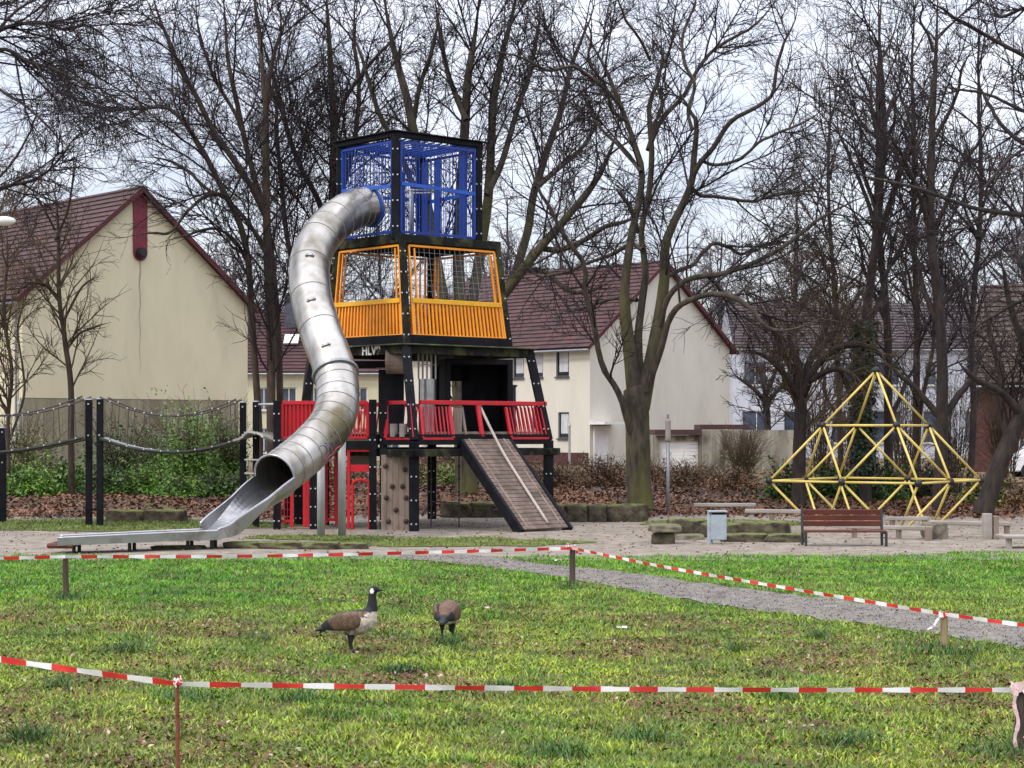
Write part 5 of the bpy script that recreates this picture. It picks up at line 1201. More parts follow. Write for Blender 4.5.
def goose(px, base, label, rz, feeding, sc=1.0):
    g0 = gp(px, base); zb = G(g0.x, g0.y); t = thing('canada_goose', (0, 0, 0), label, 'goose'); b = MB()
    # body along +x, feet at the origin
    bp = [(-.34, 0, .205), (-.28, 0, .222), (-.20, 0, .245), (-.10, 0, .265), (0, 0, .275), (.09, 0, .29), (.15, 0, .315), (.185, 0, .345), (.20, 0, .375)]
    etube(b, bp, [.02, .045, .075, .105, .12, .122, .108, .082, .055], [.45, .6, .8, .92, .98, 1.0, 1.05, 1.08, 1.0])
    if not feeding:
        etube(b, [(.15, 0, .33), (.19, 0, .38), (.205, 0, .43), (.205, 0, .49), (.205, 0, .545), (.21, 0, .585)], [.098, .074, .053, .044, .039, .036])
        etube(b, [(.175, 0, .595), (.195, 0, .602), (.22, 0, .605), (.25, 0, .60), (.27, 0, .595)], [.012, .03, .036, .028, .016])
        etube(b, [(.262, 0, .596), (.285, 0, .592), (.315, 0, .587)], [.018, .014, .006], [1, .8, .6])
    else:
        etube(b, [(.15, 0, .31), (.22, 0, .33), (.27, 0, .29), (.30, .01, .22), (.33, .02, .14), (.35, .02, .09)], [.08, .06, .042, .034, .030, .030])
        etube(b, [(.335, .02, .105), (.36, .02, .08), (.385, .02, .055)], [.028, .036, .020]); etube(b, [(.38, .02, .058), (.41, .02, .03)], [.018, .008])
    for s in (-1, 1):
        dx = -.012 if s > 0 else .02
        etube(b, [(dx, s * .05, .2), (dx - .005, s * .055, .14), (dx - .01, s * .055, .09), (dx, s * .055, .02)], [.045, .024, .014, .013])
        for a in (-.5, 0, .5): etube(b, [(dx, s * .055, .016), (dx + .035 * math.cos(a), s * .055 + .035 * math.sin(a), .012), (dx + .075 * math.cos(a), s * .055 + .075 * math.sin(a), .006)], [.013, .011, .007])
    def colf(c, n):
        x, y, z = c[:, 0], c[:, 1], c[:, 2]; m = len(x); col = np.tile(BRN, (m, 1)); ns = waves(x * 9, z * 9 + y * 5, .5)[:, None]
        col = col * (1 + .35 * (np.sin(x * 95 + z * 30) > .55)[:, None])
        breast = (x + (.33 - z) * .75 > .125 + .02 * ns[:, 0]) & (z < .44) & (x > .06); flank = (z < .235 + .1 * smooth(-.05, .12, x)) & (z > .12)
        col[flank] = (BUF * .62 * (1 + .18 * np.sin(x * 90)[:, None]))[flank]; col[breast] = BUF * 1.1
        vent = (x < -.06) & (z < .225) & (z > .1); col[vent] = WHT
        tail_ = x < -.235; col[tail_] = BLK * 1.6
        if feeding: tail_ = (x < -.25) ; col[tail_] = BLK * 2; nk = (x > .235); 
        else: nk = (z > .395)
        col[nk] = BLK
        if not feeding:
            ch = (((x - .205) / .021) ** 2 + ((z - .590) / .026) ** 2 < 1) & (np.abs(y) > .010); col[ch] = WHT
        col[(z < .175) & (np.abs(x) < .045)] = BLK * 1.3
        return col
    body = bake_body(b, .0075, 'body', colf, t)
    for s in (-1, 1):
        w = MB(); wing_of(w, [(-.27, s * .035, .243), (-.20, s * .075, .268), (-.10, s * .108, .292), (0, s * .118, .302), (.08, s * .108, .315), (.12, s * .09, .325)], [.012, .022, .027, .028, .024, .008], [2.2, 2.6, 2.9, 2.9, 2.7, 2])
        o = w.build('wing', M['feather'], t, smooth=True); n = len(o.data.polygons); a = o.data.attributes.new('col', 'FLOAT_COLOR', 'FACE')
        cc = []
        for p in o.data.polygons:
            k = 1.55 if math.sin(p.center.x * 170 + p.center.z * 210) > .72 else (.72 if math.sin(p.center.x * 170 + p.center.z * 210) < -.4 else 1.0); base_ = BRN * .95 if p.center.x + (p.center.z - .26) * .8 > -.175 else BLK * 2.0; cc += [*(base_ * k), 1]
        a.data.foreach_set('color', cc)
    if not feeding:
        for s in (-1, 1):
            e_ = MB(); e_.ball((.238, s * .029, .609), .006, nu=8, nv=6); e_.build('eye', M['node_black'], t)
    t.location = (g0.x, g0.y, zb); t.rotation_euler.z = rz; t.scale = (sc,) * 3
goose(351, 649, 'alert Canada goose standing tall in profile with black neck and white cheek', math.radians(-4), False, 1.1)
goose(447.5, 639, 'Canada goose seen from behind with its head down feeding in the grass', math.radians(82), True, 1.06)
for px, py, m, lb, s in ((622, 631, 'paper', 'crumpled pinkish paper scrap lying in the grass', .10), (558, 562, 'paper_blue', 'pale blue-green paper scrap on the turf beside the path stake', .10), (487, 611, 'paper', 'small white paper scrap in the grass behind the feeding goose', .05)):
    g = gp(px, py); x = MB(); n = 6; z = G(g.x, g.y) + .015
    x.add([(g.x + s * (i / 5 - .5) * 1.2, g.y + s * (j / 5 - .5) * 2, z + random.uniform(.0, .028)) for i in range(6) for j in range(6)], [(i * 6 + j, i * 6 + j + 1, i * 6 + j + 7, i * 6 + j + 6) for i in range(5) for j in range(5)])
    o = x.build('paper_scrap', M[m], origin=(g.x, g.y, z)); sl_ = o.modifiers.new('t', 'SOLIDIFY'); sl_.thickness = .002; prop(o, lb, 'litter')
# ------------------------------------------------------------------ bare trees
def limbs_of(Ls, Y0, n=30):
    """traced limbs: list of (dY per end, [(px,py,rpx)...]) -> arrays"""
    P_, R_ = [], []
    for dY0, dY1, pts in Ls:
        m = len(pts); a = np.array([[*at(p[0], p[1], Y0 + dY0 + (dY1 - dY0) * (i / (m - 1))), p[2] * Y0 / F] for i, p in enumerate(pts)])
        s = spline(a, n); L = np.linalg.norm(np.diff(s[:, :3], axis=0), axis=1).sum(); j = RNG.normal(0, 1, (n, 3)) * min(.035, L * .006); j[0] = 0; s[:, :3] += np.cumsum(j, 0) * .5 * np.linspace(0, 1, n)[:, None]
        if pts[-1][2] < 5 and not (m == 4 and pts[-1][2] == 3): s[:, 3] *= 1 - .8 * smooth(.72, 1, np.linspace(0, 1, n))
        P_.append(s[:, :3]); R_.append(np.maximum(s[:, 3], .008))
    return np.array(P_), np.array(R_)
def crown_of(P, R, lv, rend=.007):
    """successive generations of side wood; lv: list of dicts"""
    parts = []; p, r = P, R
    for q in lv:
        q = dict(q); k = q.pop('k', 3); p, r = grow(p, r, rend=rend, **q)
        if len(p) == 0: break
        parts.append(tubes(p, r, k))
    return merge(parts)
LV = [dict(dens=1.25, lenr=.62, n=10, ang=40, up=.03, wig=.09, rr=.52, rmax=.032, lmin=.9, lmax=4.6, k=5, tmin=.25),
      dict(dens=3.0, lenr=.5, n=7, ang=42, up=.015, wig=.13, rr=.6, rmax=.012, lmin=.4, lmax=2.1, k=3),
      dict(dens=4.0, lenr=.5, n=5, ang=40, up=.01, wig=.15, rr=.7, rmax=.008, lmin=.25, lmax=.85, k=3)]
def lvl(d0=1.0, d1=1.0, d2=1.0, l0=1.0, up=None):
    out = [dict(q) for q in LV]
    for q, d in zip(out, (d0, d1, d2)): q['dens'] *= d
    out[0]['lmax'] *= l0; out[1]['lmax'] *= l0
    if up is not None: out[0]['up'] = up
    return out
NV = [0]
def tree(label, Y0, Ls, lv, bark='bark', twig='twig', ntr=None, name='bare_tree', group=None, base=None, rend=.0045, k=9, rs=1.0, thin='bark'):
    P, R = limbs_of(Ls, Y0) if isinstance(Ls[0][0], (int, float)) else Ls
    R = R * rs; b0 = P[0, 0]; t = thing(name, tuple(b0), label, 'tree', group)
    V, Q = tubes(P, R, k); me = np_mesh('trunk', V - b0, Q, smooth=True); link_mesh(me, 'trunk', M[bark], t)
    me.attributes.new('stout', 'FLOAT', 'POINT').data.foreach_set('value', np.repeat(smooth(.05, .22, R).reshape(-1), k).astype(np.float32))
    V, Q = crown_of(P, R, lv, rend); NV[0] += len(Q); me = np_mesh('crown', V - b0, Q, smooth=True); link_mesh(me, 'crown', M[twig], t)
    return t, P, R
# the big oak
OAK = [
 (0, 0, [(640, 512, 17.5), (640, 500, 14.5), (639, 485, 13.5), (639, 460, 13.5), (638, 420, 13), (638, 398, 13.5), (638, 385, 13)]),
 (0, -.6, [(638, 410, 11), (634, 385, 9.5), (629, 345, 8.5), (625, 310, 7.8), (625, 285, 7.2), (629, 254, 6.6), (634, 225, 6.2), (640, 200, 5.8), (642, 169, 5.2), (634, 141, 4.8), (621, 105, 4.4), (609, 75, 3.6), (596, 49, 3), (575, 10, 2.4), (566, -20, 2)]),
 (0, .9, [(638, 392, 9), (638, 340, 6.8), (641, 310, 6.3), (645, 275, 6), (643, 253, 5.6), (640, 228, 5.2), (647, 190, 5.2), (649, 141, 5), (646, 105, 4.2), (656, 70, 3.6), (656, 35, 3), (652, -20, 2.2)]),
 (0, -.3, [(640, 408, 11), (649, 371, 9), (656, 335, 8.5), (661, 305, 8), (664, 275, 7.6), (665, 245, 7), (672, 225, 6.6), (682, 205, 6.2), (691, 180, 6), (693, 150, 5.2), (693, 120, 4), (684, 105, 3), (676, 90, 2.6), (665, 70, 2.2), (660, 40, 2)]),
 (-.2, -2.2, [(692, 178, 5), (700, 163, 4.6), (712, 148, 4.6), (724, 128, 4.2), (735, 116, 3.9), (752, 108, 3.6), (772, 92, 3.3), (775, 63, 2.9), (782, 38, 2.6), (792, 12, 2.3), (798, -20, 2)]),
 (-.2, 1.5, [(692, 130, 3.6), (688, 110, 3.2), (694, 85, 3), (683, 63, 2.9), (680, 35, 2.7), (690, 5, 2.4), (694, -25, 2)]),
 (.6, 2.8, [(648, 150, 4.6), (655, 130, 4.4), (668, 112, 4.1), (684, 95, 3.9), (697, 70, 3.6), (712, 52, 3.2), (730, 40, 2.9), (752, 28, 2.6), (775, 4, 2.2), (790, -20, 1.9)]),
 (-.3, -3.0, [(647, 392, 4), (655, 366, 6), (662, 345, 5.8), (668, 322, 5.4), (677, 308, 5.2), (690, 301, 5), (708, 296, 4.8), (726, 297, 4.6), (742, 304, 4.3), (754, 314, 4), (765, 330, 3.5), (782, 335, 3.1), (800, 331, 2.8), (822, 322, 2.5), (845, 325, 2.1)]),
 (-.2, -1.5, [(660, 326, 4), (664, 308, 5.2), (672, 292, 5.2), (686, 281, 4.9), (702, 277, 4.8), (719, 275, 4.6), (746, 267, 4.3), (770, 256, 4), (792, 240, 3.6), (815, 222, 3.2), (838, 209, 2.8), (860, 198, 2.4), (885, 190, 2)]),
 (.3, 3.0, [(665, 278, 4.4), (680, 270, 3.9), (693, 265, 3.6), (703, 253, 3.5), (714, 243, 3.4), (729, 246, 3.2), (743, 252, 3), (757, 244, 2.7), (780, 240, 2.5), (806, 236, 2.2), (830, 228, 1.8)]),
 (-.2, 2.6, [(690, 186, 4.2), (700, 195, 3.6), (713, 196, 3.3), (735, 199, 3.1), (756, 201, 2.9), (775, 195, 2.7), (800, 193, 2.4), (825, 192, 2.1), (852, 196, 1.7)]),
 (0, -2.4, [(637, 456, 6), (633, 436, 6.6), (627, 418, 6.2), (621, 398, 5.6), (612, 382, 5.2), (604, 371, 5), (598, 352, 4.9), (593, 325, 4.7), (585, 297, 4.5), (585, 270, 4.2), (574, 252, 3.9), (562, 236, 3.6), (549, 212, 3.4), (537, 192, 3.1), (527, 165, 2.8), (517, 145, 2.4), (500, 128, 2)]),
 (-.5, -2.8, [(622, 108, 4), (612, 96, 3.6), (600, 84, 3.4), (585, 73, 3.2), (572, 66, 3), (550, 70, 2.8), (532, 62, 2.5), (515, 53, 2.2), (495, 50, 1.9), (470, 38, 1.6)]),
 (-.5, 1.8, [(641, 172, 4), (632, 160, 3.2), (618, 145, 2.9), (604, 132, 2.6), (590, 112, 2.3), (582, 90, 2)]),
 (0, -1.2, [(638, 232, 4.2), (632, 212, 3.8), (624, 198, 3.4), (614, 186, 3)]),
 (.2, 3.4, [(643, 250, 4.5), (630, 245, 3.8), (610, 255, 3.5), (588, 262, 3.2), (560, 272, 2.9), (540, 276, 2.6), (522, 290, 2.2)]),
 (.4, 2.6, [(637, 300, 4), (618, 298, 3.2), (600, 302, 2.8), (575, 310, 2.5), (550, 308, 2.1)]),
 (-.6, -3.5, [(650, 60, 2.8), (640, 40, 2.4), (625, 20, 2.1), (612, -10, 1.8)]),
 (.9, 2.0, [(652, 128, 3.4), (662, 105, 2.9), (655, 80, 2.5), (668, 50, 2.2), (672, 15, 1.9), (680, -20, 1.6)]),
 (-.4, -3.2, [(628, 122, 3.4), (612, 110, 2.8), (606, 85, 2.5), (590, 60, 2.2), (592, 30, 2), (580, -5, 1.7)]),
 (-.2, -3.4, [(700, 160, 3.4), (716, 165, 3), (740, 158, 2.7), (760, 140, 2.4), (785, 128, 2.2), (808, 118, 1.9), (830, 100, 1.6)]),
]
OAK = [(a, b_, [(x_, y_, r_ * (.62 + .38 * float(smooth(5, 11.5, r_)))) for x_, y_, r_ in q]) for a, b_, q in OAK]
tree('big mossy oak with a stout trunk and many crooked limbs', 52.5, OAK, lvl(.74, 1.35, 1.05, 1.2), 'bark_moss', name='oak_tree', k=12, rs=.92)
# multi-stemmed tree before the cream house
T1 = [
 (0, 0, [(272, 500, 8), (272, 470, 7), (271, 400, 6.2), (270, 330, 6), (267, 260, 5.6), (265, 190, 5.2), (264, 110, 4.4), (270, 62, 3.4), (284, 20, 2.8), (300, -15, 2.2)]),
 (0, -1, [(260, 500, 6), (258, 410, 5), (253, 340, 4.8), (248, 260, 4.5), (238, 220, 4.2), (225, 195, 4), (206, 160, 3.6), (185, 128, 3.2), (166, 110, 2.8), (140, 112, 2.5), (112, 113, 2.1), (85, 120, 1.6)]),
 (.4, 1, [(281, 500, 6), (280, 410, 5), (277, 320, 4.6), (268, 230, 4.3), (258, 190, 4.1), (250, 160, 3.8), (243, 130, 3.6), (234, 90, 3.3), (228, 60, 3), (225, 10, 2.6), (222, -20, 2.2)]),
 (0, -2, [(265, 215, 4.6), (252, 188, 4.2), (232, 158, 4), (212, 128, 3.8), (196, 96, 3.6), (182, 72, 3.3), (172, 45, 2.9), (158, 8, 2.5), (150, -20, 2)]),
 (0, 1.6, [(267, 255, 3.6), (250, 225, 3), (226, 199, 2.7), (205, 188, 2.4), (186, 172, 2.2), (160, 160, 2), (130, 158, 1.7)]),
 (0, 1.2, [(264, 100, 3.2), (262, 60, 2.8), (258, 20, 2.4), (252, -20, 2)]),
 (.4, -1, [(250, 160, 3), (238, 120, 2.6), (214, 80, 2.4), (200, 40, 2.1), (196, 0, 1.8)]),
 (-.6, -2.5, [(225, 195, 3), (208, 195, 2.4), (190, 210, 2.1), (172, 232, 1.8), (150, 234, 1.5), (120, 240, 1.2)]),
 (0, -2, [(247, 262, 2.6), (235, 240, 2.2), (215, 228, 2), (190, 232, 1.7), (160, 240, 1.4)]),
]
tree('slender tree of several stems fanning out before the cream gabled house', 56.5, T1, lvl(.9, 1.3, .95, 1.15), 'bark_brown', k=8, rs=.74)
# stems behind the slide
T2 = [
 (0, 0, [(302, 500, 8), (304, 440, 7), (309, 380, 6.6), (318, 320, 6), (327, 260, 5.6), (332, 200, 5.2), (333, 130, 4.7), (330, 60, 4), (325, 0, 3.2), (322, -20, 2.8)]),
 (.3, -1.6, [(329, 235, 4), (318, 200, 3.7), (300, 165, 3.5), (288, 130, 3.2), (279, 93, 2.9), (268, 55, 2.5), (255, 20, 2)]),
 (.4, 2, [(331, 215, 4), (345, 180, 3.6), (355, 130, 3.2), (358, 80, 2.8), (352, 30, 2.4), (355, -15, 2)]),
 (.2, 1.5, [(316, 330, 4.2), (300, 290, 3.4), (288, 240, 3.2), (284, 190, 3), (280, 140, 2.7), (282, 90, 2.3), (300, 40, 2)]),
 (.2, -1, [(333, 140, 3), (345, 100, 2.6), (368, 66, 2.3), (392, 40, 2), (408, 10, 1.7)]),
]
tree('slim dark tree leaning up behind the metal tube slide', 60, T2, lvl(1.3, 1.2, .9, 1.1), 'bark_brown', k=8, rs=.78)
# great multi-stem beech behind the tower
T3 = [
 (0, 0, [(467, 512, 17), (467, 495, 15), (466, 470, 13.5), (464, 430, 12.5), (462, 380, 12), (461, 340, 12)]),
 (0, -1.4, [(459, 350, 9), (447, 310, 7.5), (438, 270, 7), (430, 220, 6.4), (422, 170, 5.8), (412, 120, 5.2), (400, 70, 4.4), (388, 20, 3.6), (382, -20, 3)]),
 (0, .8, [(461, 348, 9), (460, 300, 7.6), (459, 250, 7), (462, 190, 6.4), (465, 130, 5.8), (468, 80, 5), (476, 30, 4), (480, -20, 3.2)]),
 (.2, 1.6, [(463, 345, 8.5), (472, 300, 7), (480, 250, 6.5), (486, 200, 6), (489, 150, 5.4), (491, 100, 4.6), (500, 50, 3.8), (512, 0, 3), (516, -20, 2.6)]),
 (.2, -.8, [(464, 352, 8.5), (482, 320, 7), (505, 292, 6.4), (522, 270, 6), (542, 245, 5.4), (562, 222, 4.8), (580, 200, 4.2), (600, 172, 3.6), (612, 145, 3), (622, 110, 2.4)]),
 (.5, 2.8, [(508, 290, 6), (518, 265, 5.6), (528, 230, 5.2), (535, 190, 4.8), (548, 150, 4.3), (560, 115, 3.8), (572, 70, 3.2), (590, 25, 2.6), (600, -15, 2.2)]),
 (0, -2.4, [(438, 270, 4.5), (425, 235, 4), (415, 190, 3.6), (398, 150, 3.3), (376, 110, 2.9), (360, 60, 2.5), (345, 20, 2)]),
 (.3, 2.2, [(487, 195, 4.2), (503, 160, 3.8), (515, 120, 3.4), (530, 80, 3), (540, 40, 2.6), (548, -10, 2.1)]),
 (0, 1, [(466, 120, 3.8), (452, 85, 3.2), (442, 45, 2.8), (434, -10, 2.3)]),
 (0, -1, [(413, 125, 3.4), (420, 85, 2.9), (432, 50, 2.5), (438, 10, 2.1)]),
 (.2, -2.6, [(540, 248, 4), (560, 250, 3.5), (585, 240, 3.1), (605, 228, 2.7), (628, 222, 2.3), (650, 214, 1.9)]),
 (.2, -1, [(525, 270, 3.6), (545, 272, 3.1), (568, 290, 2.7), (590, 290, 2.3), (612, 280, 1.9)]),
 (.4, 2.4, [(536, 188, 3.4), (556, 170, 3), (578, 150, 2.6), (592, 128, 2.2), (600, 95, 1.9)]),
]
tree('great beech with a mossy trunk and many upright stems rising behind the tower', 58, T3, lvl(.95, 1.25, .95, 1.15), 'bark_moss', name='beech_tree', k=10, rs=.84)
# young tree at the left with thin twigs
T4 = [
 (0, 0, [(72, 500, 4.6), (71, 440, 4.2), (70, 380, 3.8), (64, 340, 3.3), (58, 300, 2.9), (56, 250, 2.4), (52, 200, 1.9), (40, 165, 1.4)]),
 (0, -1, [(57, 296, 2.2), (45, 285, 1.9), (30, 283, 1.6), (15, 292, 1.2)]),
 (0, 1, [(66, 350, 2), (78, 335, 1.7), (92, 328, 1.4), (110, 322, 1)]), (0, .6, [(62, 325, 1.8), (80, 290, 1.5), (98, 276, 1.2)]),
 (0, -1.2, [(55, 240, 1.8), (68, 210, 1.5), (74, 175, 1.2), (80, 150, .9)]), (0, -1, [(55, 230, 1.6), (42, 205, 1.3), (30, 190, 1)]),
]
tree('thin young tree with sparse twigs in front of the cream gable wall', 58, T4, lvl(1.5, 1.0, .8, .6), 'bark_brown', 'twig_brown', k=7, rs=.8)
T5 = [(0, 0, [(10, 505, 3.4), (8, 430, 3), (12, 370, 2.7), (5, 310, 2.3), (10, 250, 1.9), (4, 200, 1.4)]), (0, -1, [(9, 420, 2.2), (-8, 370, 1.9), (-15, 300, 1.6), (-10, 240, 1.2)]), (0, 1, [(10, 440, 2), (24, 390, 1.7), (20, 330, 1.4), (30, 280, 1)]), (0, .5, [(8, 380, 1.6), (-4, 340, 1.4), (-2, 290, 1.1)])]
tree('tangled tan sapling at the house corner with the downpipe', 57, T5, lvl(2.4, 1.4, .9, .5), 'bark_brown', 'twig_brown', k=6, rs=.7)
# oak limbs reaching in from beyond the picture
T6 = [
 (0, 0, [(-140, 560, 16), (-140, 400, 13), (-138, 250, 11), (-132, 180, 9)]),
 (0, 1.5, [(-134, 200, 7), (-100, 120, 6), (-60, 75, 5), (-20, 45, 4.2), (5, 28, 3.7), (38, 23, 3.3), (62, 30, 2.9), (85, 28, 2.6), (110, 48, 2.1), (132, 62, 1.6)]),
 (0, -1, [(-133, 190, 6), (-90, 110, 5), (-40, 60, 4), (5, 50, 3.4), (28, 62, 3.1), (50, 70, 2.8), (72, 80, 2.4), (95, 96, 2), (120, 110, 1.5)]),
 (0, 2.5, [(-133, 230, 5), (-70, 215, 4), (-20, 195, 3.4), (8, 186, 3), (35, 180, 2.6), (58, 160, 2.2), (74, 138, 1.8), (90, 120, 1.3)]),
 (0, -2, [(-132, 180, 6), (-110, 80, 5), (-70, 10, 4), (-20, -20, 3.2), (30, -30, 2.6), (80, -20, 2)]),
 (0, 2, [(-10, 38, 3), (20, 8, 2.5), (50, -8, 2.1), (90, -15, 1.7)]), (0, -1.2, [(-30, 62, 3), (0, 90, 2.6), (25, 105, 2.2), (50, 130, 1.8), (70, 155, 1.4)]),
 (0, .6, [(-20, 195, 2.6), (10, 165, 2.2), (30, 130, 1.9), (40, 95, 1.5)]),
]
tree('large tree standing outside the picture whose limbs reach over the tiled roof', 46, T6, lvl(1.2, 1.3, 1.1, .95), k=8, rs=.58)
T7 = [
 (0, 0, [(1130, 570, 20), (1128, 400, 16), (1122, 260, 14), (1110, 150, 11), (1100, 60, 8), (1095, -20, 6)]),
 (0, -2, [(1122, 240, 8), (1080, 222, 6), (1040, 216, 4.6), (1005, 213, 3.8), (970, 207, 3.4), (935, 196, 3.1), (905, 186, 2.7), (870, 180, 2.2), (840, 172, 1.8), (812, 160, 1.4)]),
 (0, -1, [(1105, 100, 7), (1060, 72, 5), (1024, 56, 3.8), (990, 38, 3.4), (960, 20, 3), (935, 4, 2.6), (910, -15, 2)]),
 (0, 1, [(1112, 160, 7), (1070, 150, 5), (1030, 145, 4), (1008, 128, 3.4), (992, 105, 3), (982, 85, 2.6), (965, 72, 2.1)]),
 (0, 2, [(1108, 130, 6), (1060, 120, 4), (1024, 112, 3), (985, 95, 2.4), (950, 90, 1.9), (920, 80, 1.5)]),
 (0, 1, [(1100, 60, 5), (1060, 20, 4), (1028, 8, 3.2), (1000, 14, 2.6), (985, -10, 2)]),
 (0, 1.8, [(1122, 270, 5), (1070, 290, 4), (1024, 300, 3), (990, 318, 2.4), (960, 340, 1.8)]), (0, -1.6, [(1030, 145, 3), (1008, 160, 2.5), (990, 180, 2.1), (975, 195, 1.7)]),
]
tree('large tree standing outside the picture whose limbs hang in over the dark roofed house', 43, T7, lvl(1.3, 1.3, 1.0, .9), k=8, rs=.62)
# the grove at the right
def stem(px, base, top, r, lean=0, wob=6, n=7, dY=0):
    return [(px + lean * i / (n - 1) + (random.uniform(-wob, wob) if 0 < i else 0), base + (top - base) * i / (n - 1), r * (1 - .72 * i / (n - 1))) for i in range(n)]
def fork(px, py, dx, dy, r, n=5, wob=5):
    return [(px + dx * (i / (n - 1)) ** 1.0 + (random.uniform(-wob, wob) if 0 < i else 0), py - dy * (i / (n - 1)) ** .9, r * (1 - .6 * i / (n - 1))) for i in range(n)]
def grove(label, px, base, top, r, Y, forks, lv, twig='twig', bark='bark', lean=0, group=None, wob=6):
    s = stem(px, base, top, r, lean, wob); L = [(0, 0, s)]
    for (f_, dx, dy) in forks:
        i = f_ * 6; a = int(i); q = s[a]; L.append((0, random.uniform(-2.5, 2.5), fork(q[0], q[1], dx, dy, q[2] * .62)))
    return tree(label, Y, L, lv, bark, twig, group=group, k=7, rs=.8, thin=bark)
R1 = [(0, 0, [(799, 512, 8), (799, 480, 7), (800, 440, 6.4), (802, 410, 6), (803, 388, 5.8), (800, 370, 4.6), (793, 345, 3.8), (790, 315, 3)]),
      (0, -1.5, [(803, 395, 4.6), (815, 368, 4), (835, 350, 3.5), (858, 346, 3), (880, 356, 2.5), (895, 375, 2)]), (0, 1, [(803, 392, 4.4), (810, 360, 3.6), (822, 335, 3), (828, 300, 2.4)]),
      (0, -1, [(801, 400, 3.8), (785, 375, 3.2), (768, 358, 2.7), (750, 350, 2.2)]), (0, 1.4, [(801, 385, 3.5), (782, 350, 2.9), (772, 325, 2.4), (760, 305, 1.9)]), (0, -2, [(804, 385, 3.6), (830, 370, 3), (850, 372, 2.5), (868, 390, 2)]),
      (0, 2, [(812, 358, 3), (835, 330, 2.5), (850, 305, 2), (862, 285, 1.6)])]
tree('low spreading brownish tree with a bent dark trunk before the white terrace', 54, R1, lvl(3.0, 1.5, 1.0, .62), 'bark', 'twig_brown', k=8)
t_ivy, Pi, Ri = grove('tall straight tree with its trunk wrapped in dark ivy', 866, 512, -40, 8, 55, [(.3, -40, 90), (.35, 45, 110), (.5, -45, 120), (.55, 40, 130), (.7, -30, 100), (.75, 25, 90)], lvl(1.2, 1.1, .9, .9), lean=18)
grove('tall dark tree close beside the ivy-wrapped trunk', 889, 512, -40, 6.5, 56.5, [(.25, 30, 70), (.4, -40, 110), (.5, 45, 120), (.65, -35, 100), (.8, 25, 80)], lvl(1.2, 1.1, .9, .9), lean=-6)
grove('thickest upright tree of the grove, behind the yellow frame', 938, 512, -40, 9, 52.5, [(.22, -55, 60), (.3, 55, 80), (.42, -50, 120), (.5, 60, 120), (.62, -45, 110), (.7, 50, 100), (.85, -20, 60)], lvl(1.1, 1.1, .95, .9), lean=-8)
grove('reddish twin-stemmed tree among the grove', 918, 505, -40, 5.5, 60, [(.12, 24, 300), (.4, -30, 110), (.55, 35, 120), (.7, -30, 90)], lvl(1.2, 1.1, .9, .8), bark='bark_brown', lean=0)
grove('slim tree of the grove on the leaning trunk side', 968, 505, -30, 5, 57, [(.25, 40, 80), (.35, -45, 100), (.5, 40, 110), (.65, -35, 100)], lvl(1.2, 1.1, .9, .8), lean=14)
grove('thin pale tree at the open end of the grove, towards the big oak', 842, 500, 20, 4, 62, [(.3, -40, 90), (.4, 36, 90), (.55, -36, 100), (.7, 30, 90)], lvl(1.8, 1.1, .9, .8), 'twig_brown', 'bark_brown', lean=-14)
RL = [(0, 0, [(982, 515, 11), (988, 498, 9.5), (997, 470, 9), (1008, 445, 8.6), (1022, 415, 8), (1040, 380, 7), (1052, 330, 6), (1058, 260, 5), (1060, 180, 4)]), (0, 1, [(1010, 442, 5), (1002, 410, 4), (1000, 370, 3.3), (990, 330, 2.7), (985, 290, 2)]), (0, -1, [(1022, 415, 5), (1000, 392, 3.6), (975, 380, 2.9), (955, 362, 2.3)]),
      (0, -1, [(1040, 380, 5), (1022, 340, 4), (1010, 300, 3), (1000, 250, 2.2)])]
tree('dark leaning trunk slanting up beside the dark roofed house', 50, RL, lvl(2.4, 1.2, .9, .8), k=9)
PL = [(0, 0, [(769, 480, 5), (768, 435, 4), (767, 405, 3.4), (765, 392, 3)]), (0, .5, [(767, 405, 2.6), (755, 390, 2.2), (742, 380, 1.7), (732, 372, 1.2)]), (0, -.6, [(767, 402, 2.6), (780, 388, 2.2), (792, 380, 1.7), (800, 372, 1.2)]), (0, 1, [(766, 396, 2.2), (760, 372, 1.8), (752, 355, 1.3)]), (0, -1, [(766, 396, 2.2), (776, 370, 1.8), (782, 352, 1.3)])]
tree('small round-headed pollard tree behind the concrete wall', 98, PL, lvl(2.2, 1.3, .8, .55), 'bark', 'twig', k=6, rend=.011)
# farther bare trees: two grown once, then copied
def far_tree(seed, hgt, r0, twig='twig_far'):
    r = np.random.default_rng(seed); n = 22; P_, R_ = [], []
    z = np.linspace(0, 1, n); tr = np.stack([np.cumsum(r.normal(0, .10, n)), np.cumsum(r.normal(0, .10, n)), z * hgt], 1); tr[0, :2] = 0; P_.append(tr); R_.append(r0 * (1 - .85 * z) + .01)
    for i in range(13):
        f_ = r.uniform(.15, .75); q = int(f_ * (n - 1)); a = r.uniform(0, 6.28); L = hgt * r.uniform(.25, .5) * (1.1 - .5 * f_); s = np.linspace(0, 1, n)
        e = r.uniform(.5, 1.1); d = np.stack([np.cos(a) * s * L * .75, np.sin(a) * s * L * .75, (s ** 1.15) * L * e], 1) + np.cumsum(r.normal(0, .03, (n, 3)), 0) * s[:, None]
        P_.append(tr[q] + d); R_.append(R_[0][q] * .6 * (1 - .8 * s) + .008)
    return np.array(P_), np.array(R_)
FAR = []
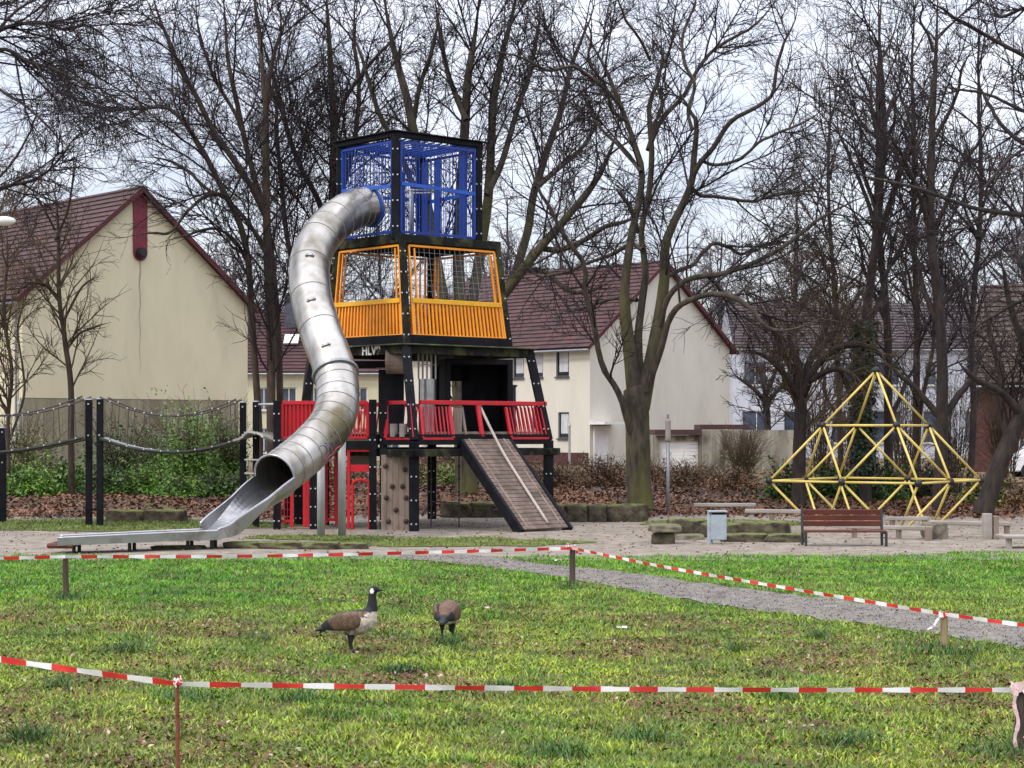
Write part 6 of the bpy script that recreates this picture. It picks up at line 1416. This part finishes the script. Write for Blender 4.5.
for i, (s, h_, r_) in enumerate([(1, 17, .24), (2, 15, .20), (3, 19, .26)]):
    P, R = far_tree(s, h_, r_); t = thing('bare_tree', (0, 0, 0), 'x', 'tree', 'bare trees beyond the houses')
    V, Q = tubes(P, R, 6); link_mesh(np_mesh('trunk', V, Q, smooth=True), 'trunk', M['bark'], t)
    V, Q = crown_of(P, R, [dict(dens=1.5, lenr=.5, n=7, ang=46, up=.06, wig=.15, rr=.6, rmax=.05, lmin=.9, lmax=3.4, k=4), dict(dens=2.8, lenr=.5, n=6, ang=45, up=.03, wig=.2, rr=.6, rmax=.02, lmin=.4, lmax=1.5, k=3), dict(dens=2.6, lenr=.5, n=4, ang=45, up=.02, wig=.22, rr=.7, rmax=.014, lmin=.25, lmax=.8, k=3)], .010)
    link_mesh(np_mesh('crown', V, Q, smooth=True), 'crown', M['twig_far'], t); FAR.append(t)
spots = [(-20, 105), (45, 125), (110, 135), (205, 118), (235, 132), (315, 140), (380, 132), (430, 128), (505, 142), (560, 135), (610, 140), (690, 132), (722, 146), (760, 150), (800, 146), (835, 152), (870, 146), (905, 150), (945, 145), (985, 150), (1020, 116), (1055, 104), (735, 160)]
used = set()
lab = lambda px: ('bare grey-brown tree rising behind the cream gabled house' if px < 230 else 'bare grey-brown tree rising far behind the tower' if px < 520 else 'bare grey-brown tree rising behind the pale beige house' if px < 730 else 'bare grey-brown tree among the white terraced houses')
for i, (px, Y) in enumerate(spots):
    k_ = i % 3; p = at(px, 0, Y); sc = random.uniform(.8, 1.1); loc = (p.x, Y, .3)
    if k_ not in used:
        o = FAR[k_]; o.location = loc; o['label'] = lab(px); o.rotation_euler.z = random.uniform(0, 6.28); used.add(k_); o.scale = (sc,) * 3
    else: o = copy_tree(FAR[k_], loc, lab(px), random.uniform(0, 6.28), sc)
    o['group'] = 'bare trees behind ' + ('the cream house' if px < 230 else 'the tower' if px < 520 else 'the beige house' if px < 730 else 'the terrace')
# ------------------------------------------------------------------ shrubs and brambles
def leaf_cloud(n, size, rad, dens_fn, c0, c1, rng):
    p = rng.normal(0, 1, (n, 3)); p = nrm(p) * (rng.random((n, 1)) ** .45); p[:, 2] = np.abs(p[:, 2])
    cl = 0.72 + .34 * waves(p[:, 0] * 4 + p[:, 2] * 3, p[:, 1] * 4 - p[:, 2] * 2, 2.2); p *= cl[:, None]; p *= np.array(rad)
    nn = nrm(rng.normal(0, .8, (n, 3)) + np.array([0, -.2, .8])); a = nrm(rng.normal(0, 1, (n, 3))); u = nrm(np.cross(nn, a)); v = np.cross(nn, u); s = rng.uniform(.6, 1.2, (n, 1)) * size
    V = np.stack([p - u * s, p - v * s * .6, p + u * s, p + v * s * .6], 1).reshape(-1, 3); Q = np.arange(n * 4).reshape(n, 4)
    t = np.clip(rng.normal(.5, .28, (n, 1)) + .25 * waves(p[:, 0] * 2, p[:, 1] + p[:, 2] * 2, 1.0)[:, None], 0, 1); return V, Q, np.asarray(c0) * (1 - t) + np.asarray(c1) * t
def stems_of(n, rad, rng, r=.012):
    P_ = np.zeros((n, 6, 3)); a = rng.uniform(0, 6.28, n); s = np.linspace(0, 1, 6)
    ex = np.stack([np.cos(a) * rad[0] * rng.uniform(.2, 1, n), np.sin(a) * rad[1] * rng.uniform(.2, 1, n), rad[2] * rng.uniform(.5, 1.05, n)], 1); b0 = ex * np.array([.25, .25, 0])
    P_[:] = b0[:, None] * (1 - s)[None, :, None] + ex[:, None] * np.stack([s ** 1.3, s ** 1.3, s ** .8], 1)[None]; P_ += rng.normal(0, .025, P_.shape) * s[None, :, None]
    return P_, np.tile(r * (1 - .6 * s), (n, 1))
def shrub(px, Y, base_dz, wpx, hpx, label, c0, c1, n=2600, size=.05, ns=40, twig='twig_brown', name='shrub', group=None, seed=0, deep=1.0, cat='shrub'):
    rng = np.random.default_rng(1000 + seed + int(px * 7 + Y)); p = at(px, 0, Y); z = G(p.x, Y) + base_dz; rad = (wpx * Y / F / 2, wpx * Y / F / 2 * deep, hpx * Y / F)
    t = thing(name, (p.x, Y, z), label, cat, group)
    if n:
        V, Q, c = leaf_cloud(n, size, rad, None, c0, c1, rng); link_mesh(np_mesh('foliage', V, Q, c), 'foliage', M['leaf'], t)
    P_, R_ = stems_of(ns, rad, rng); p2, r2 = grow(P_, R_, dens=2.2, lenr=.5, n=5, ang=45, up=.05, wig=.2, rr=.7, rend=.005, lmin=.15, lmax=.9, rng=rng)
    V, Q = merge([tubes(P_, R_, 4), tubes(p2, r2, 3)]); link_mesh(np_mesh('stems', V, Q), 'stem', M[twig], t); return t
DKG, MDG, BRG, YLG = (0.026, 0.058, 0.010), (0.085, 0.165, 0.022), (0.17, 0.33, 0.04), (0.23, 0.27, 0.045)
RDB, TAN = (0.075, 0.038, 0.020), (0.30, 0.18, 0.085)
gi = 'ivy mounds on the leaf bank'
IVY_BACK = 5.5
for i, (px, Y, w_, h_, c0, c1) in enumerate([(-12, 53, 70, 42, DKG, MDG), (28, 52, 70, 34, MDG, BRG), (66, 54, 60, 36, DKG, BRG), (112, 52.5, 56, 28, DKG, MDG), (146, 53, 50, 30, MDG, BRG), (182, 52, 48, 24, DKG, BRG), (214, 53, 44, 24, DKG, MDG), (240, 54, 30, 18, DKG, MDG)]):
    shrub(px, Y + IVY_BACK, -.05, w_ * 1.2, h_ * 1.1, ['dark ivy mound at the very edge of the picture', 'bright ivy mound below the raised end of the rope bridge', 'ivy mound just on the house side of the black bridge posts', 'low ivy mound just past the black bridge posts', 'bright ivy mound behind the first mossy stone', 'low ivy mound behind the second mossy stone', 'dark ivy mound near the tower end of the rope bridge', 'smallest ivy mound at the foot of the tower bridge posts'][i], c0, c1, 6500, .06, 25, name='ivy_mound', seed=i, cat='ivy')
for i, (px, Y, w_, h_, c0, c1, n, lb) in enumerate([(20, 60, 110, 62, DKG, YLG, 1500, 'loose olive shrub by the tan sapling at the house corner'), (120, 59, 100, 62, DKG, MDG, 1700, 'twiggy half bare shrub under the sagging rope bridge'), (196, 60, 104, 76, MDG, BRG, 4200, 'fresh green bush against the concrete base under the rope bridge'), (228, 58, 50, 60, DKG, BRG, 1700, 'narrow green bush beside the tower end of the rope bridge'), (160, 62, 80, 52, DKG, MDG, 1300, 'sparse dark shrub between the half bare and the fresh green bush')]):
    shrub(px, Y + 4, -.05, w_ * 1.1, h_ * 1.2, lb, c0, c1, int(n * 3.4), .055, 60, seed=40 + i)
for i, (px, Y, w_, h_, lb) in enumerate([(560, 62, 80, 30, 'rusty brown bramble thicket beside the ramp foot'), (604, 63, 80, 34, 'rusty brown bramble thicket just on the tower side of the oak trunk'), (690, 62, 90, 34, 'rusty brown bramble thicket between the oak and the lamp post'), (735, 60, 80, 26, 'low brown bramble thicket below the concrete wall'), (650, 66, 80, 30, 'brown bramble thicket right behind the oak trunk'), (530, 64, 50, 28, 'brown bramble thicket seen behind the ramp')]):
    shrub(px, Y, -.1, w_, h_, lb, RDB, TAN, 6500, .045, 90, 'twig_brown', 'bramble_thicket', None, 70 + i, cat='bramble')
shrub(742, 70, 0, 66, 54, 'arching bush of long bare shoots before the stained concrete wall', YLG, YLG, 260, .05, 120, 'twig_brown', 'shrub', seed=90)
for i, (px, Y, w_, h_, c0, c1, n, lb) in enumerate([(790, 56, 70, 44, DKG, MDG, 2200, 'dark leafy bush behind the first corner of the yellow frame'), (835, 57, 70, 40, DKG, MDG, 2600, 'dark ivy bush seen through the yellow frame'), (880, 56, 80, 46, DKG, MDG, 3000, 'dark green bush in the middle behind the yellow frame'), (930, 57, 70, 42, DKG, RDB, 2600, 'dull dark bush behind the far corner of the yellow frame'), (985, 54, 70, 36, RDB, YLG, 2200, 'brownish bush at the foot of the leaning trunk'), (1030, 53, 70, 36, RDB, TAN, 2200, 'reddish brown bush past the leaning trunk'), (460, 66, 90, 34, MDG, YLG, 2400, 'yellow green bush behind the tower deck legs'), (415, 68, 80, 36, RDB, TAN, 1800, 'brown bush seen behind the climbing wall'), (345, 66, 90, 34, RDB, TAN, 1800, 'brown bush seen through the red frames'), (285, 64, 60, 40, DKG, MDG, 1800, 'dark bush behind the red frames nearest the slide mouth')]):
    shrub(px, Y, -.1, w_, h_, lb, c0, c1, int(n * 2.0), .06, 45, seed=100 + i)
for i, (px, Y, w_, h_, lb) in enumerate([(820, 60, 60, 120, 'tall bare hazel thicket on the oak side of the grove'), (905, 62, 80, 150, 'tall bare hazel thicket in the middle of the grove'), (955, 59, 70, 130, 'tall bare hazel thicket beside the thickest grove tree'), (1005, 60, 70, 140, 'tall bare hazel thicket before the dark roofed house'), (855, 64, 60, 130, 'tall bare hazel thicket behind the ivy-wrapped trunk')]):
    shrub(px, Y, -.1, w_, h_, lb, YLG, YLG, 0, .05, 50, 'twig_brown', 'hazel_thicket', None, 130 + i)
# ivy round the trunk
rng = np.random.default_rng(77); n = 5200; q = rng.integers(2, 10, n); f_ = rng.random((n, 1)); c = Pi[0, q] * (1 - f_) + Pi[0, q + 1] * f_; a = rng.uniform(0, 6.28, n); rr_ = .22 + .22 * rng.random(n) ** 2
p = c + np.stack([np.cos(a) * rr_, np.sin(a) * rr_, np.zeros(n)], 1) - Pi[0, 0]; nn = nrm(np.stack([np.cos(a), np.sin(a), rng.normal(.3, .4, n)], 1) + rng.normal(0, .3, (n, 3))); u = nrm(np.cross(nn, rng.normal(0, 1, (n, 3)))); v = np.cross(nn, u); s = rng.uniform(.04, .075, (n, 1))
V = np.stack([p - u * s, p - v * s * .8, p + u * s, p + v * s * .8], 1).reshape(-1, 3); Q = np.arange(n * 4).reshape(n, 4); tt = rng.random((n, 1))
link_mesh(np_mesh('ivy', V, Q, np.asarray((.010, .020, .010)) * (1 - tt) + np.asarray((.035, .06, .02)) * tt), 'ivy', M['leaf'], t_ivy)
print('twig quads', NV[0])
